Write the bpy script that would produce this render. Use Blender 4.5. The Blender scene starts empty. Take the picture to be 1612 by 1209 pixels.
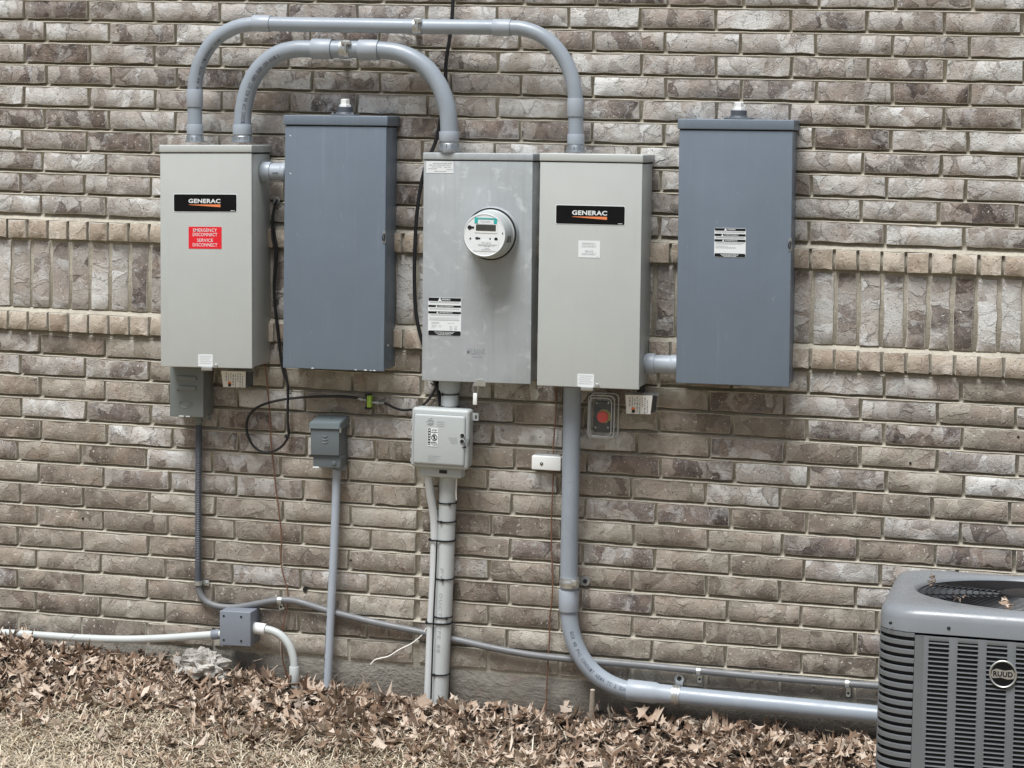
import bpy, bmesh, math, random
import numpy as np
from mathutils import Vector, Matrix, noise as mnoise
random.seed(7); R = random.Random(11)
SC = bpy.context.scene
COL = SC.collection
V = Vector
# ------------------------------------------------------------------ camera
_S = 1 / .96845
CP = V((3.57389 * _S, -7.44779 * _S, -.36478 * _S))
YAW, PIT, ROL, FPX, PPX, PPY = .2366, .02312, .02538, 3600., 806., 280.15
Fw = V((-math.sin(YAW) * math.cos(PIT), math.cos(YAW) * math.cos(PIT), -math.sin(PIT)))
_r = V((math.cos(YAW), math.sin(YAW), 0)); _u = _r.cross(Fw)
Rt = math.cos(ROL) * _r + math.sin(ROL) * _u
Up = -math.sin(ROL) * _r + math.cos(ROL) * _u
cam = bpy.data.cameras.new('camera'); co = bpy.data.objects.new('camera', cam); COL.objects.link(co)
m = Matrix((Rt, Up, -Fw)).transposed().to_4x4(); m.translation = CP
co.matrix_world = m
cam.sensor_fit = 'HORIZONTAL'; cam.sensor_width = 36; cam.lens = FPX / 1612 * 36
cam.shift_x = 0; cam.shift_y = -(604.5 - PPY) / 1612
cam.clip_start = .1; cam.clip_end = 400
SC.camera = co
# ------------------------------------------------------------------ light
W_ = bpy.data.worlds.new('World'); SC.world = W_; W_.use_nodes = True
nt = W_.node_tree; nt.nodes.clear()
sky = nt.nodes.new('ShaderNodeTexSky'); sky.sky_type = 'NISHITA'; sky.sun_disc = False
SUN_EL, SUN_AZ = math.radians(64), math.radians(196)     # azimuth from +y, clockwise
sky.sun_elevation = SUN_EL; sky.sun_rotation = SUN_AZ
sky.air_density = 1.0; sky.dust_density = 4.0; sky.ozone_density = 1.0
hs = nt.nodes.new('ShaderNodeHueSaturation'); hs.inputs['Saturation'].default_value = .68
bg = nt.nodes.new('ShaderNodeBackground'); bg.inputs['Strength'].default_value = .058
wo = nt.nodes.new('ShaderNodeOutputWorld')
nt.links.new(sky.outputs[0], hs.inputs['Color']); nt.links.new(hs.outputs[0], bg.inputs[0]); nt.links.new(bg.outputs[0], wo.inputs[0])
sl = bpy.data.lights.new('sun', 'SUN'); sl.energy = 2.9; sl.angle = math.radians(28); sl.color = (.97, .995, 1.0)
so = bpy.data.objects.new('sun', sl); COL.objects.link(so)
sd = V((math.sin(SUN_AZ) * math.cos(SUN_EL), math.cos(SUN_AZ) * math.cos(SUN_EL), math.sin(SUN_EL)))
so.rotation_euler = sd.to_track_quat('Z', 'Y').to_euler(); so.location = (2, -4, 6)
SC.view_settings.view_transform = 'Standard'; SC.view_settings.look = 'None'
SC.view_settings.gamma = 1; SC.view_settings.use_curve_mapping = False
SC.view_settings.exposure = .60

# ------------------------------------------------------------------ picture <-> place
def W(px, py, y=0.):
    d = Fw + Rt * ((px - PPX) / FPX) + Up * ((PPY - py) / FPX)
    return CP + d * ((y - CP.y) / d.y)
def PR(p):
    D = V(p) - CP; z = D.dot(Fw)
    return PPX + FPX * D.dot(Rt) / z, PPY - FPX * D.dot(Up) / z

# ------------------------------------------------------------------ materials
class NT:
    def __init__(s, name):
        s.m = bpy.data.materials.new(name); s.m.use_nodes = True
        s.t = s.m.node_tree; s.b = s.t.nodes['Principled BSDF']
    def n(s, typ, **kw):
        nd = s.t.nodes.new('ShaderNode' + typ)
        for k, v in kw.items():
            if k.startswith('i_'):
                key = k[2:]; key = int(key) if key.isdigit() else key.replace('_', ' ')
                s.set(nd.inputs[key], v)
            else: setattr(nd, k, v)
        return nd
    def set(s, sock, v):
        if isinstance(v, bpy.types.NodeSocket): s.t.links.new(v, sock)
        elif isinstance(v, bpy.types.Node): s.t.links.new(v.outputs[0], sock)
        else:
            if hasattr(sock.default_value, '__len__') and len(sock.default_value) == 4 and len(v) == 3: v = (*v, 1)
            sock.default_value = v
    def math(s, op, a, b=0., clamp=False):
        nd = s.n('Math', operation=op, use_clamp=clamp); s.set(nd.inputs[0], a); s.set(nd.inputs[1], b); return nd.outputs[0]
    def vmath(s, op, a, b):
        nd = s.n('VectorMath', operation=op); s.set(nd.inputs[0], a); s.set(nd.inputs[1], b); return nd.outputs[0]
    def mix(s, f, a, b, mode='MIX'):
        nd = s.n('Mix', data_type='RGBA', blend_type=mode)
        s.set(nd.inputs[0], f); s.set(nd.inputs[6], a); s.set(nd.inputs[7], b); return nd.outputs[2]
    def noise(s, vec, scale, detail=4, rough=.55, dist=0., out=0):
        nd = s.n('TexNoise'); s.set(nd.inputs['Vector'], vec); nd.inputs['Scale'].default_value = scale
        nd.inputs['Detail'].default_value = detail; nd.inputs['Roughness'].default_value = rough; nd.inputs['Distortion'].default_value = dist
        return nd.outputs[out]
    def ramp(s, f, stops, interp='LINEAR'):
        nd = s.n('ValToRGB'); nd.color_ramp.interpolation = interp
        cr = nd.color_ramp
        while len(cr.elements) < len(stops): cr.elements.new(.5)
        for e, (p, c) in zip(cr.elements, stops):
            e.position = p; e.color = (*c, 1) if hasattr(c, '__len__') else (c, c, c, 1)
        s.set(nd.inputs[0], f); return nd.outputs[0]
    def rng(s, f, a, b, c=0., d=1.):
        nd = s.n('MapRange', clamp=True); s.set(nd.inputs[0], f)
        for i, v in enumerate((a, b, c, d)): nd.inputs[i + 1].default_value = v
        return nd.outputs[0]
    def obj(s): return s.n('TexCoord').outputs['Object']
    def rand(s):
        a = s.n('ObjectInfo').outputs['Random']; b = s.n('NewGeometry').outputs['Random Per Island']
        return s.math('FRACT', s.math('ADD', a, b))
    def base(s, c): s.set(s.b.inputs['Base Color'], c)
    def rough(s, r): s.set(s.b.inputs['Roughness'], r)
    def bump(s, h, dist=.002, strength=1.):
        nd = s.n('Bump'); nd.inputs['Strength'].default_value = strength; nd.inputs['Distance'].default_value = dist
        s.set(nd.inputs['Height'], h); s.t.links.new(nd.outputs[0], s.b.inputs['Normal'])

def brick_mat(name, stops, bias=0., pale=(.60, .605, .605), sm_amt=.58, con=1., vein=.8):
    k = NT(name); r = k.rand()
    r2 = k.math('FRACT', k.math('MULTIPLY', r, 17.31))
    off = k.vmath('MULTIPLY', k.n('CombineXYZ', i_0=r, i_1=r, i_2=r), (37.3, 91.7, 53.1))
    p = k.vmath('ADD', k.obj(), off)
    w = k.noise(p, 16, 4, .55, 0, 1)
    w = k.vmath('MULTIPLY', k.vmath('SUBTRACT', w, (.5, .5, .5)), (.075, .075, .06))
    p2 = k.vmath('ADD', p, w)
    ps = k.vmath('MULTIPLY', p2, (19, 3, 11))
    v = k.n('TexVoronoi', feature='SMOOTH_F1', i_Vector=ps); v.inputs['Scale'].default_value = 1.; v.inputs['Smoothness'].default_value = .09
    cell = k.n('SeparateColor', i_0=v.outputs['Color']).outputs[0]
    ve = k.n('TexVoronoi', feature='DISTANCE_TO_EDGE', i_Vector=ps); ve.inputs['Scale'].default_value = 1.
    mask = k.rng(k.noise(k.vmath('ADD', p, (5, 2, 8)), 12, 2), .5, .62)
    edge = k.math('MULTIPLY', k.math('SUBTRACT', 1., k.rng(ve.outputs['Distance'], .0, .065)), mask)
    n1a = k.noise(p2, 34, 7, .68, .4); n1b = k.noise(k.vmath('MULTIPLY', p2, (22, 30, 75)), 1., 6, .66, .6); n1 = k.math('ADD', k.math('MULTIPLY', n1a, .55), k.math('MULTIPLY', n1b, .45)); n2 = k.noise(p, 210, 4, .65); n3 = k.noise(p2, 9, 3, .5, 1.2)
    crease = k.math('MULTIPLY', k.math('SUBTRACT', 1., k.rng(k.math('ABSOLUTE', k.math('SUBTRACT', n3, .5)), .0, .014)), k.rng(k.noise(k.vmath('ADD', p, (1, 6, 3)), 14, 2), .48, .58))
    f = k.math('ADD', k.math('MULTIPLY', cell, .44 * con), k.math('MULTIPLY', n1, .80 * con))
    f = k.math('ADD', f, k.math('MULTIPLY', r2, .52)); f = k.math('ADD', f, k.math('MULTIPLY', n2, .40))
    f = k.math('ADD', f, -.50 + bias - .5 * (con - 1))
    c = k.ramp(f, stops)
    sm = k.noise(k.vmath('ADD', k.vmath('MULTIPLY', p2, (1.5, 1, .8)), (21, 4, 7)), 15, 4, .55, .5)
    smear = k.rng(sm, .53, .63)
    c = k.mix(k.math('MULTIPLY', smear, k.rng(n1, .35, .62, .2 * sm_amt, sm_amt)), c, pale)
    hue = k.noise(k.vmath('ADD', p, (9, 9, 9)), 9, 3)
    c = k.mix(k.rng(hue, .48, .68, 0, .50), c, (.355, .275, .22), 'MIX')
    c = k.mix(k.math('MULTIPLY', crease, .45 * vein), c, (.07, .055, .048))
    c = k.mix(k.math('MULTIPLY', edge, .68 * vein), c, (.06, .05, .045))
    sp = k.rng(k.noise(p, 105, 2, .5), .675, .70)
    c = k.mix(k.math('MULTIPLY', sp, .75), c, (.62, .60, .57))
    dp = k.rng(k.noise(k.vmath('ADD', p, (3, 5, 1)), 140, 1, .5), .31, .26)
    c = k.mix(k.math('MULTIPLY', dp, .75), c, (.05, .04, .035))
    k.base(c); k.rough(.92)
    h = k.math('ADD', k.math('MULTIPLY', n1, 1.), k.math('MULTIPLY', cell, .5))
    h = k.math('ADD', h, k.math('MULTIPLY', n2, .35)); h = k.math('ADD', h, k.math('MULTIPLY', smear, .3))
    h = k.math('SUBTRACT', h, k.math('MULTIPLY', crease, .4 * vein)); h = k.math('SUBTRACT', h, k.math('MULTIPLY', edge, .3 * vein))
    k.bump(h, .0046, 1.)
    return k.m
PALE = [(.0, (.045, .037, .034)), (.16, (.125, .102, .093)), (.36, (.28, .245, .222)), (.58, (.43, .405, .375)), (.9, (.64, .635, .615))]
MIXD = [(.0, (.036, .030, .028)), (.2, (.09, .071, .064)), (.44, (.21, .174, .155)), (.68, (.36, .33, .302)), (1., (.58, .57, .55))]
BROWN = [(.0, (.068, .054, .044)), (.22, (.155, .127, .104)), (.48, (.26, .226, .186)), (.75, (.36, .325, .272)), (1., (.48, .45, .395))]
HEAD = [(.0, (.20, .15, .115)), (.3, (.335, .268, .207)), (.55, (.42, .35, .275)), (.8, (.49, .425, .35)), (1., (.57, .51, .44))]
M_brick = [brick_mat('pale_tumbled_brick', PALE), brick_mat('mixed_tumbled_brick', MIXD), brick_mat('brown_tumbled_brick', BROWN, .015, (.42, .385, .33), .5, .8, .35)]
M_head = brick_mat('tan_header_brick', HEAD, .09, (.55, .49, .42), .5, .8, .3)

def rough_mat(name, c1, c2, scale=60, bd=.002, rough=.95, s2=6):
    k = NT(name); p = k.obj()
    n1 = k.noise(p, scale, 6, .65); n2 = k.noise(p, s2, 3)
    f = k.math('ADD', k.math('MULTIPLY', n1, .6), k.math('MULTIPLY', n2, .5))
    k.base(k.ramp(f, [(.3, c1), (.78, c2)])); k.rough(rough); k.bump(k.math('ADD', n1, k.math('MULTIPLY', k.noise(p, scale * 4, 3), .4)), bd)
    return k.m
M_edge = rough_mat('mortar_smeared_arris', (.24, .215, .18), (.66, .625, .55), 55, .003)
M_mortar = rough_mat('tan_mortar', (.25, .225, .185), (.54, .50, .415), 70, .003)
M_conc = rough_mat('foundation_concrete', (.15, .14, .12), (.36, .34, .30), 22, .010)
k = NT('splashed_foundation_concrete'); p = k.obj(); n1 = k.noise(p, 22, 7, .7); n2 = k.noise(p, 5, 4, .6); n3 = k.noise(p, 90, 4, .6)
c = k.ramp(k.math('ADD', k.math('MULTIPLY', n1, .6), k.math('MULTIPLY', n2, .5)), [(.3, (.14, .13, .112)), (.55, (.26, .245, .212)), (.8, (.42, .40, .355))])
zz = k.n('SeparateXYZ', i_0=p).outputs[2]
mud = k.rng(k.math('ADD', k.math('MULTIPLY', zz, -4.), k.math('MULTIPLY', n1, 1.2)), .55, 1.0)
c = k.mix(k.math('MULTIPLY', mud, .7), c, (.105, .085, .064)); c = k.mix(k.math('MULTIPLY', k.rng(n3, .62, .68), .5), c, (.07, .06, .05))
pk = k.rng(k.noise(k.vmath('ADD', p, (2.3, 0, 0)), 3.2, 3), .62, .70); c = k.mix(k.math('MULTIPLY', pk, .35), c, (.40, .20, .17))
k.base(c); k.rough(.95); k.bump(k.math('ADD', n1, k.math('MULTIPLY', n3, .4)), .012); M_found = k.m
M_soil = rough_mat('dark_soil', (.05, .04, .032), (.17, .135, .10), 45, .01)
k = NT('soil_and_thatch'); p = k.obj(); n1 = k.noise(p, 45, 6, .65); n2 = k.noise(p, 160, 4, .6)
k_y = k.n('SeparateXYZ', i_0=p).outputs[1]
th = k.rng(k.math('ADD', k_y, k.math('MULTIPLY', k.noise(p, 4, 3), .35)), -.10, -.26)
c1 = k.ramp(n1, [(.3, (.025, .02, .017)), (.75, (.11, .088, .07))]); c2 = k.ramp(n2, [(.3, (.12, .09, .05)), (.7, (.42, .34, .20))])
k.base(k.mix(th, c1, c2)); k.rough(.95); k.bump(k.math('ADD', n1, n2), .012); M_lawn = k.m

def paint(name, c, rough=.42, var=.07, dirt=.0, dc=(.5, .5, .48), metallic=0., bumpd=.0004, spec=.5, streak=0.):
    k = NT(name); p = k.obj()
    n = k.noise(p, 5, 5, .6); f = k.rng(n, .3, .7, 1 - var, 1 + var)
    cc = k.n('VectorMath', operation='SCALE'); k.set(cc.inputs[0], c[:3]); k.set(cc.inputs['Scale'], f)
    out = cc.outputs[0]
    if streak:
        sv = k.noise(k.vmath('MULTIPLY', p, (38, 38, 1.6)), 1., 5, .65)
        out = k.mix(k.math('MULTIPLY', k.rng(sv, .52, .72), streak * 2.2), out, (.10, .095, .085))
        out = k.mix(k.math('MULTIPLY', k.rng(k.noise(k.vmath('MULTIPLY', p, (60, 60, 2.5)), 1., 3), .6, .7), streak * 1.6), out, (.62, .64, .63))
        sc = k.noise(k.vmath('ADD', k.vmath('MULTIPLY', p, (150, 150, 30)), (5, 5, 5)), 1., 2, .5, .8)
        out = k.mix(k.math('MULTIPLY', k.rng(sc, .735, .745), streak * 5), out, (.55, .58, .6))
    if dirt:
        d = k.noise(p, 17, 7, .68, .6); out = k.mix(k.math('MULTIPLY', k.rng(d, .55, .75), dirt), out, dc)
    k.base(out); k.b.inputs['Metallic'].default_value = metallic
    k.rough(k.rng(k.noise(p, 30, 4), .3, .7, rough - .06, rough + .1))
    k.b.inputs['Specular IOR Level'].default_value = spec
    if bumpd: k.bump(k.noise(p, 420, 2), bumpd, .5)
    return k.m
M_gen = paint('beige_grey_enamel', (.475, .495, .48), .42, .035, .14, (.53, .55, .53), streak=.015)
M_grey = paint('slate_grey_enamel', (.152, .188, .235), .42, .05, .10, (.20, .24, .29), streak=.028)
M_greylid = M_grey
M_meter = paint('weathered_galvanised_grey', (.375, .40, .415), .45, .12, .85, (.58, .61, .62), streak=.06)
M_small = paint('grey_green_enamel', (.178, .195, .19), .42, .06, .15, (.21, .24, .24))
M_box = paint('dark_grey_enamel', (.115, .133, .143), .4, .05, .1, (.16, .19, .2))
M_jbox = paint('grey_pvc_box', (.19, .21, .245), .5, .05, .1, (.26, .28, .31))
M_pvc = paint('blue_grey_pvc', (.295, .334, .38), .33, .07, .42, (.38, .405, .425), 0, .0002)
M_pvc2 = paint('pale_grey_pvc_coupling', (.345, .382, .43), .36, .05, .25, (.42, .45, .48), 0, .0002)
M_pvcw = paint('weathered_white_pvc', (.50, .53, .53), .42, .06, .35, (.40, .42, .41), 0, .0003)
M_pale = paint('pale_grey_plastic', (.425, .45, .45), .45, .03, .12, (.34, .38, .385))
M_lpipe = paint('pale_green_grey_pipe', (.50, .53, .52), .4, .06, .3, (.38, .39, .37))
M_flex = paint('grey_liquidtight_jacket', (.16, .165, .172), .45, .12, .3, (.24, .24, .24))
M_flexd = paint('dark_grey_corrugated_jacket', (.085, .095, .115), .45, .1, .3, (.13, .14, .16))
M_steel = paint('galvanised_steel', (.55, .56, .55), .38, .1, .3, (.40, .40, .38), .85)
M_zinc = paint('zinc_hub', (.42, .45, .48), .35, .12, .3, (.3, .32, .34), .8)
M_black = paint('black_rubber', (.012, .012, .014), .45, .1, 0)
M_dark = paint('dark_void', (.008, .008, .008), .9, 0, 0, bumpd=0)
M_white = paint('white_plastic', (.78, .79, .78), .4, .03, .1, (.62, .62, .6))
M_label = paint('white_label', (.74, .77, .78), .5, .02, 0, bumpd=0)
M_tagl = paint('cream_label', (.80, .78, .74), .55, .03, 0, bumpd=0)
M_ink = paint('black_print', (.009, .009, .012), .6, 0, 0, bumpd=0, spec=.2)
M_gink = paint('grey_print', (.34, .35, .36), .6, 0, 0, bumpd=0)
M_pink = paint('dark_conduit_print', (.09, .10, .14), .6, 0, 0, bumpd=0)
M_plate = paint('gloss_black_plate', (.006, .006, .007), .35, 0, 0, bumpd=0, spec=.2)
M_orange = paint('orange_print', (.80, .24, .09), .5, .05, 0, bumpd=0)
M_red = paint('red_label', (.74, .012, .025), .45, .03, 0, bumpd=0)
M_teal = paint('teal_print', (.03, .42, .40), .5, .03, 0, bumpd=0)
M_lcd = paint('dark_display', (.055, .06, .055), .2, .05, 0, bumpd=0)
M_redb = paint('red_button', (.78, .035, .025), .3, .05, 0, bumpd=0)
M_yel = paint('yellow_green_ring', (.42, .40, .06), .5, .1, 0, bumpd=0)
M_green = paint('lime_green_block', (.32, .50, .06), .45, .1, .2, (.25, .35, .1))
M_cu = paint('weathered_copper', (.19, .095, .062), .5, .25, .6, (.09, .055, .042), .2)
M_tie = M_black
M_ac = paint('dark_grey_ac_enamel', (.135, .142, .148), .38, .08, .3, (.15, .155, .16))
M_acl = paint('top_lit_ac_enamel', (.215, .23, .248), .27, .05, .03, (.25, .265, .28))  # casing enamel made lighter, light falling on the top put into the colour
M_coil = paint('black_coil', (.018, .018, .02), .6, .3, .35, (.06, .06, .06))
M_wood = rough_mat('grey_dead_wood', (.16, .13, .10), (.34, .29, .23), 40, .002)
M_woodc = rough_mat('fresh_cut_wood', (.5, .42, .32), (.7, .62, .5), 60, .001)
M_rub = rough_mat('crumbled_concrete', (.16, .145, .125), (.66, .63, .58), 18, .02)
k = NT('clear_polycarbonate'); k.base((.62, .66, .68)); k.rough(.14); k.b.inputs['Alpha'].default_value = .13; M_clear = k.m
k = NT('polycarbonate_edge_highlight'); k.base((.80, .84, .86)); k.rough(.15); k.b.inputs['Alpha'].default_value = .62; M_cledge = k.m  # plastic rim with the cover's highlight put into its brighter colour

def leaf_mat(name, stops):
    k = NT(name); r = k.rand(); p = k.obj()
    n = k.noise(p, 45, 5, .6)
    f = k.math('ADD', k.math('MULTIPLY', r, .85), k.math('MULTIPLY', n, .3)); f = k.math('ADD', f, -.08)
    c = k.ramp(f, stops)
    back = k.n('NewGeometry').outputs['Backfacing']
    c = k.mix(k.math('MULTIPLY', back, .45), c, (.55, .49, .41))
    k.base(c); k.rough(.7); k.bump(k.noise(p, 160, 3), .001)
    return k.m
M_leaf = leaf_mat('dry_oak_leaf', [(.0, (.05, .031, .021)), (.24, (.165, .098, .06)), (.48, (.345, .238, .165)), (.74, (.525, .415, .325)), (1., (.68, .59, .50))])
M_leaf.node_tree.nodes['Principled BSDF'].inputs['Subsurface Weight'].default_value = 0
M_straw = leaf_mat('dead_straw_grass', [(.0, (.13, .09, .052)), (.18, (.38, .29, .18)), (.45, (.66, .55, .375)), (.8, (.78, .695, .52)), (1., (.84, .78, .66))])
M_mulch = leaf_mat('leaf_crumbs', [(.0, (.04, .028, .02)), (.4, (.15, .10, .07)), (.75, (.32, .24, .17)), (1., (.48, .40, .31))])

# ------------------------------------------------------------------ mesh helpers
XF = {}
def thing(name, label, cat, loc=(0, 0, 0), rot=(0, 0, 0), group=None):
    o = bpy.data.objects.new(name, None); COL.objects.link(o); o.empty_display_size = .05
    o.location = loc; o.rotation_euler = rot
    o['label'] = label; o['category'] = cat
    if group: o['group'] = group
    XF[o.name] = Matrix.LocRotScale(V(loc), Matrix.Rotation(0, 3, 'X') if not any(rot) else __import__('mathutils').Euler(rot).to_matrix(), V((1, 1, 1)))
    return o
def fin(me, mats, smooth=35):
    for mm in (mats if isinstance(mats, (list, tuple)) else [mats]): me.materials.append(mm)
    if smooth:
        me.shade_smooth(); me.set_sharp_from_angle(angle=math.radians(smooth))
    return me
def obj(name, bm, mats, parent=None, world=False, smooth=35, loc=None, label=None):
    """one mesh object; world=True: bm is in world coordinates, parent is the thing (or [thing, part])"""
    root = parent
    while root is not None and root.parent: root = root.parent
    if world and root is not None: bm.transform(XF[root.name].inverted())
    bmesh.ops.recalc_face_normals(bm, faces=bm.faces)
    me = bpy.data.meshes.new(name); bm.to_mesh(me); bm.free()
    fin(me, mats, smooth)
    o = bpy.data.objects.new(name, me); COL.objects.link(o)
    if parent: o.parent = parent
    if loc: o.location = loc
    if label: o['label'] = label
    return o
def tagt(o, label, cat, group=None, kind=None):
    o['label'] = label; o['category'] = cat
    if group: o['group'] = group
    if kind: o['kind'] = kind
    return o
def NB(): return bmesh.new()
def box(bm, x0, x1, y0, y1, z0, z1, bev=0., seg=2, mi=0):
    t = bmesh.new()
    bmesh.ops.create_cube(t, size=1)
    for v in t.verts: v.co = V(((x0 + x1) / 2 + v.co.x * (x1 - x0), (y0 + y1) / 2 + v.co.y * (y1 - y0), (z0 + z1) / 2 + v.co.z * (z1 - z0)))
    if bev: bmesh.ops.bevel(t, geom=t.edges[:], offset=bev, segments=seg, affect='EDGES', profile=.5)
    merge(bm, t, mi)
def merge(bm, t, mi=0, mat=None):
    if mat is not None: t.transform(mat)
    vs = [bm.verts.new(v.co) for v in t.verts]; t.verts.index_update()
    for f in t.faces:
        try:
            g = bm.faces.new([vs[v.index] for v in f.verts]); g.material_index = mi
        except ValueError: pass
    t.free()
def catmull(pts, n=8):
    P = [V(p) for p in pts]; P = [P[0] * 2 - P[1]] + P + [P[-1] * 2 - P[-2]]
    out = []
    for i in range(1, len(P) - 2):
        a, b, c, d = P[i - 1:i + 3]
        for k_ in range(n):
            t = k_ / n
            out.append(.5 * ((2 * b) + (c - a) * t + (2 * a - 5 * b + 4 * c - d) * t * t + (3 * b - a - 3 * c + d) * t ** 3))
    out.append(P[-2]); return out
def tube(bm, pts, r, seg=14, cap=True, rf=None, mi=0):
    P = [V(p) for p in pts]; n = len(P)
    T = [(P[min(i + 1, n - 1)] - P[max(i - 1, 0)]).normalized() for i in range(n)]
    ref = V((0, 1, 0)) if abs(T[0].y) < .9 else V((1, 0, 0))
    N_ = (ref - T[0] * ref.dot(T[0])).normalized(); rings = []
    for i in range(n):
        N_ = (N_ - T[i] * N_.dot(T[i])).normalized(); B = T[i].cross(N_)
        rr = rf(i / (n - 1)) if rf else r
        rings.append([bm.verts.new(P[i] + (N_ * math.cos(a) + B * math.sin(a)) * rr) for a in (2 * math.pi * j / seg for j in range(seg))])
    for a, b in zip(rings, rings[1:]):
        for j in range(seg):
            f = bm.faces.new((a[j], a[(j + 1) % seg], b[(j + 1) % seg], b[j])); f.material_index = mi
    if cap:
        bm.faces.new(rings[0]).material_index = mi; bm.faces.new(rings[-1]).material_index = mi
def cyl(bm, a, b, r, seg=20, r2=None, bev=0., mi=0):
    a, b = V(a), V(b); r2 = r if r2 is None else r2
    if bev:
        L = (b - a).length; d = (b - a) / L
        tube(bm, [a, a + d * bev, b - d * bev, b], r, seg, mi=mi, rf=lambda t: (r - bev if t < .01 else r2 - bev if t > .99 else r if t < .5 else r2))
    else: tube(bm, [a, b], r, seg, rf=lambda t: r + (r2 - r) * t, mi=mi)
def lathe(bm, c, ax, prof, seg=40, mi=0):
    """prof: (distance along ax, radius)"""
    c, ax = V(c), V(ax).normalized(); ref = V((0, 0, 1)) if abs(ax.z) < .9 else V((1, 0, 0))
    u = (ref - ax * ref.dot(ax)).normalized(); w = ax.cross(u); rings = []
    for h, r in prof:
        rings.append([bm.verts.new(c + ax * h + (u * math.cos(2 * math.pi * j / seg) + w * math.sin(2 * math.pi * j / seg)) * max(r, 1e-5)) for j in range(seg)])
    for a, b in zip(rings, rings[1:]):
        for j in range(seg): bm.faces.new((a[j], a[(j + 1) % seg], b[(j + 1) % seg], b[j])).material_index = mi
    bm.faces.new(rings[0]).material_index = mi; bm.faces.new(rings[-1]).material_index = mi
def prism(bm, pts, y0, y1, mi=0):
    """outline pts (x, z) between y0 and y1"""
    a = [bm.verts.new((x, y0, z)) for x, z in pts]; b = [bm.verts.new((x, y1, z)) for x, z in pts]; n = len(pts)
    bm.faces.new(a).material_index = mi; bm.faces.new(b).material_index = mi
    for i in range(n): bm.faces.new((a[i], a[(i + 1) % n], b[(i + 1) % n], b[i])).material_index = mi
def rrect(x0, x1, z0, z1, r, n=4):
    out = []
    for cx, cz, a0 in ((x1 - r, z1 - r, 0), (x0 + r, z1 - r, 90), (x0 + r, z0 + r, 180), (x1 - r, z0 + r, 270)):
        for i in range(n + 1):
            a = math.radians(a0 + 90 * i / n); out.append((cx + r * math.cos(a), cz + r * math.sin(a)))
    return out
_tc = {}
def textm(s, bold=0.):
    if (s, bold) not in _tc:
        cu = bpy.data.curves.new('lettering', 'FONT'); cu.body = s; cu.offset = bold; cu.resolution_u = 3; cu.space_character = 1.06
        o = bpy.data.objects.new('lettering', cu); COL.objects.link(o)
        bpy.context.view_layer.update()
        me = bpy.data.meshes.new_from_object(o.evaluated_get(bpy.context.evaluated_depsgraph_get()))
        v = np.array([tuple(q.co) for q in me.vertices]).reshape(-1, 3); f = [tuple(p.vertices) for p in me.polygons]
        bpy.data.objects.remove(o); bpy.data.curves.remove(cu); bpy.data.meshes.remove(me)
        lo, hi = v.min(0), v.max(0); _tc[(s, bold)] = ((v[:, :2] - lo[:2]) / (hi - lo)[:2], f)
    return _tc[(s, bold)]
def text(bm, s, x0, x1, z0, z1, y, bold=0., mi=0, slope=0.):
    v, f = textm(s, bold)
    vs = [bm.verts.new((x0 + a * (x1 - x0), y, z0 + b * (z1 - z0) + slope * a * (x1 - x0))) for a, b in v]
    for q in f: bm.faces.new([vs[i] for i in q]).material_index = mi
def lines(bm, x0, x1, z, h, y, rnd, word=.006, vert=False):
    x = x0
    while x < x1 - h:
        w = min(word * rnd.uniform(.4, 1.5), x1 - x)
        q = [(x, z - h / 2), (x + w, z - h / 2), (x + w, z + h / 2), (x, z + h / 2)]
        if vert: q = [(b, a) for a, b in q]
        bm.faces.new([bm.verts.new((a, y, b)) for a, b in q])
        x += w + h * rnd.uniform(.5, 1.)

# ------------------------------------------------------------------ ground
_gx = [(-3, -2.28), (0, -2.30), (.22, -2.325), (.78, -2.345), (1.24, -2.392), (1.65, -2.405), (2.2, -2.388), (2.55, -2.395), (3.1, -2.405), (6, -2.42)]
def gz(x, y):
    z = _gx[-1][1] if x > 6 else _gx[0][1]
    for (a, za), (b, zb) in zip(_gx, _gx[1:]):
        if a <= x <= b: z = za + (zb - za) * (x - a) / (b - a); break
    d = max(0, -y)
    z -= .25 * min(d, .75) + .06 * max(0, min(d - .75, 1.)) + .012 * max(0, min(d - 1.75, 8))
    nz = mnoise.noise(V((x * 5, y * 5, 3))) * .012 + mnoise.noise(V((x * 17, y * 17, 9))) * .006
    return z + (nz if d < 3 else 0)
def grid_axis(lo, a, b, hi, step):
    s = [lo, lo + (a - lo) * .5, a - .6] if lo < a - 1 else [lo]
    n = int(round((b - a) / step)); s += [a + (b - a) * i / n for i in range(n + 1)]
    s += [b + .6, b + (hi - b) * .5, hi] if hi > b + 1 else ([hi] if hi > b else []); return s
bm = NB(); xs = grid_axis(-60, -1.4, 5.0, 65, .05); ys = grid_axis(-90, -2.2, .06, .06, .05)
g = [[bm.verts.new((x, y, gz(x, y))) for y in ys] for x in xs]
for a, b in zip(g, g[1:]):
    for j in range(len(ys) - 1): bm.faces.new((a[j], b[j], b[j + 1], a[j + 1]))
gr = obj('ground', bm, M_lawn, smooth=60); gr['kind'] = 'structure'

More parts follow.
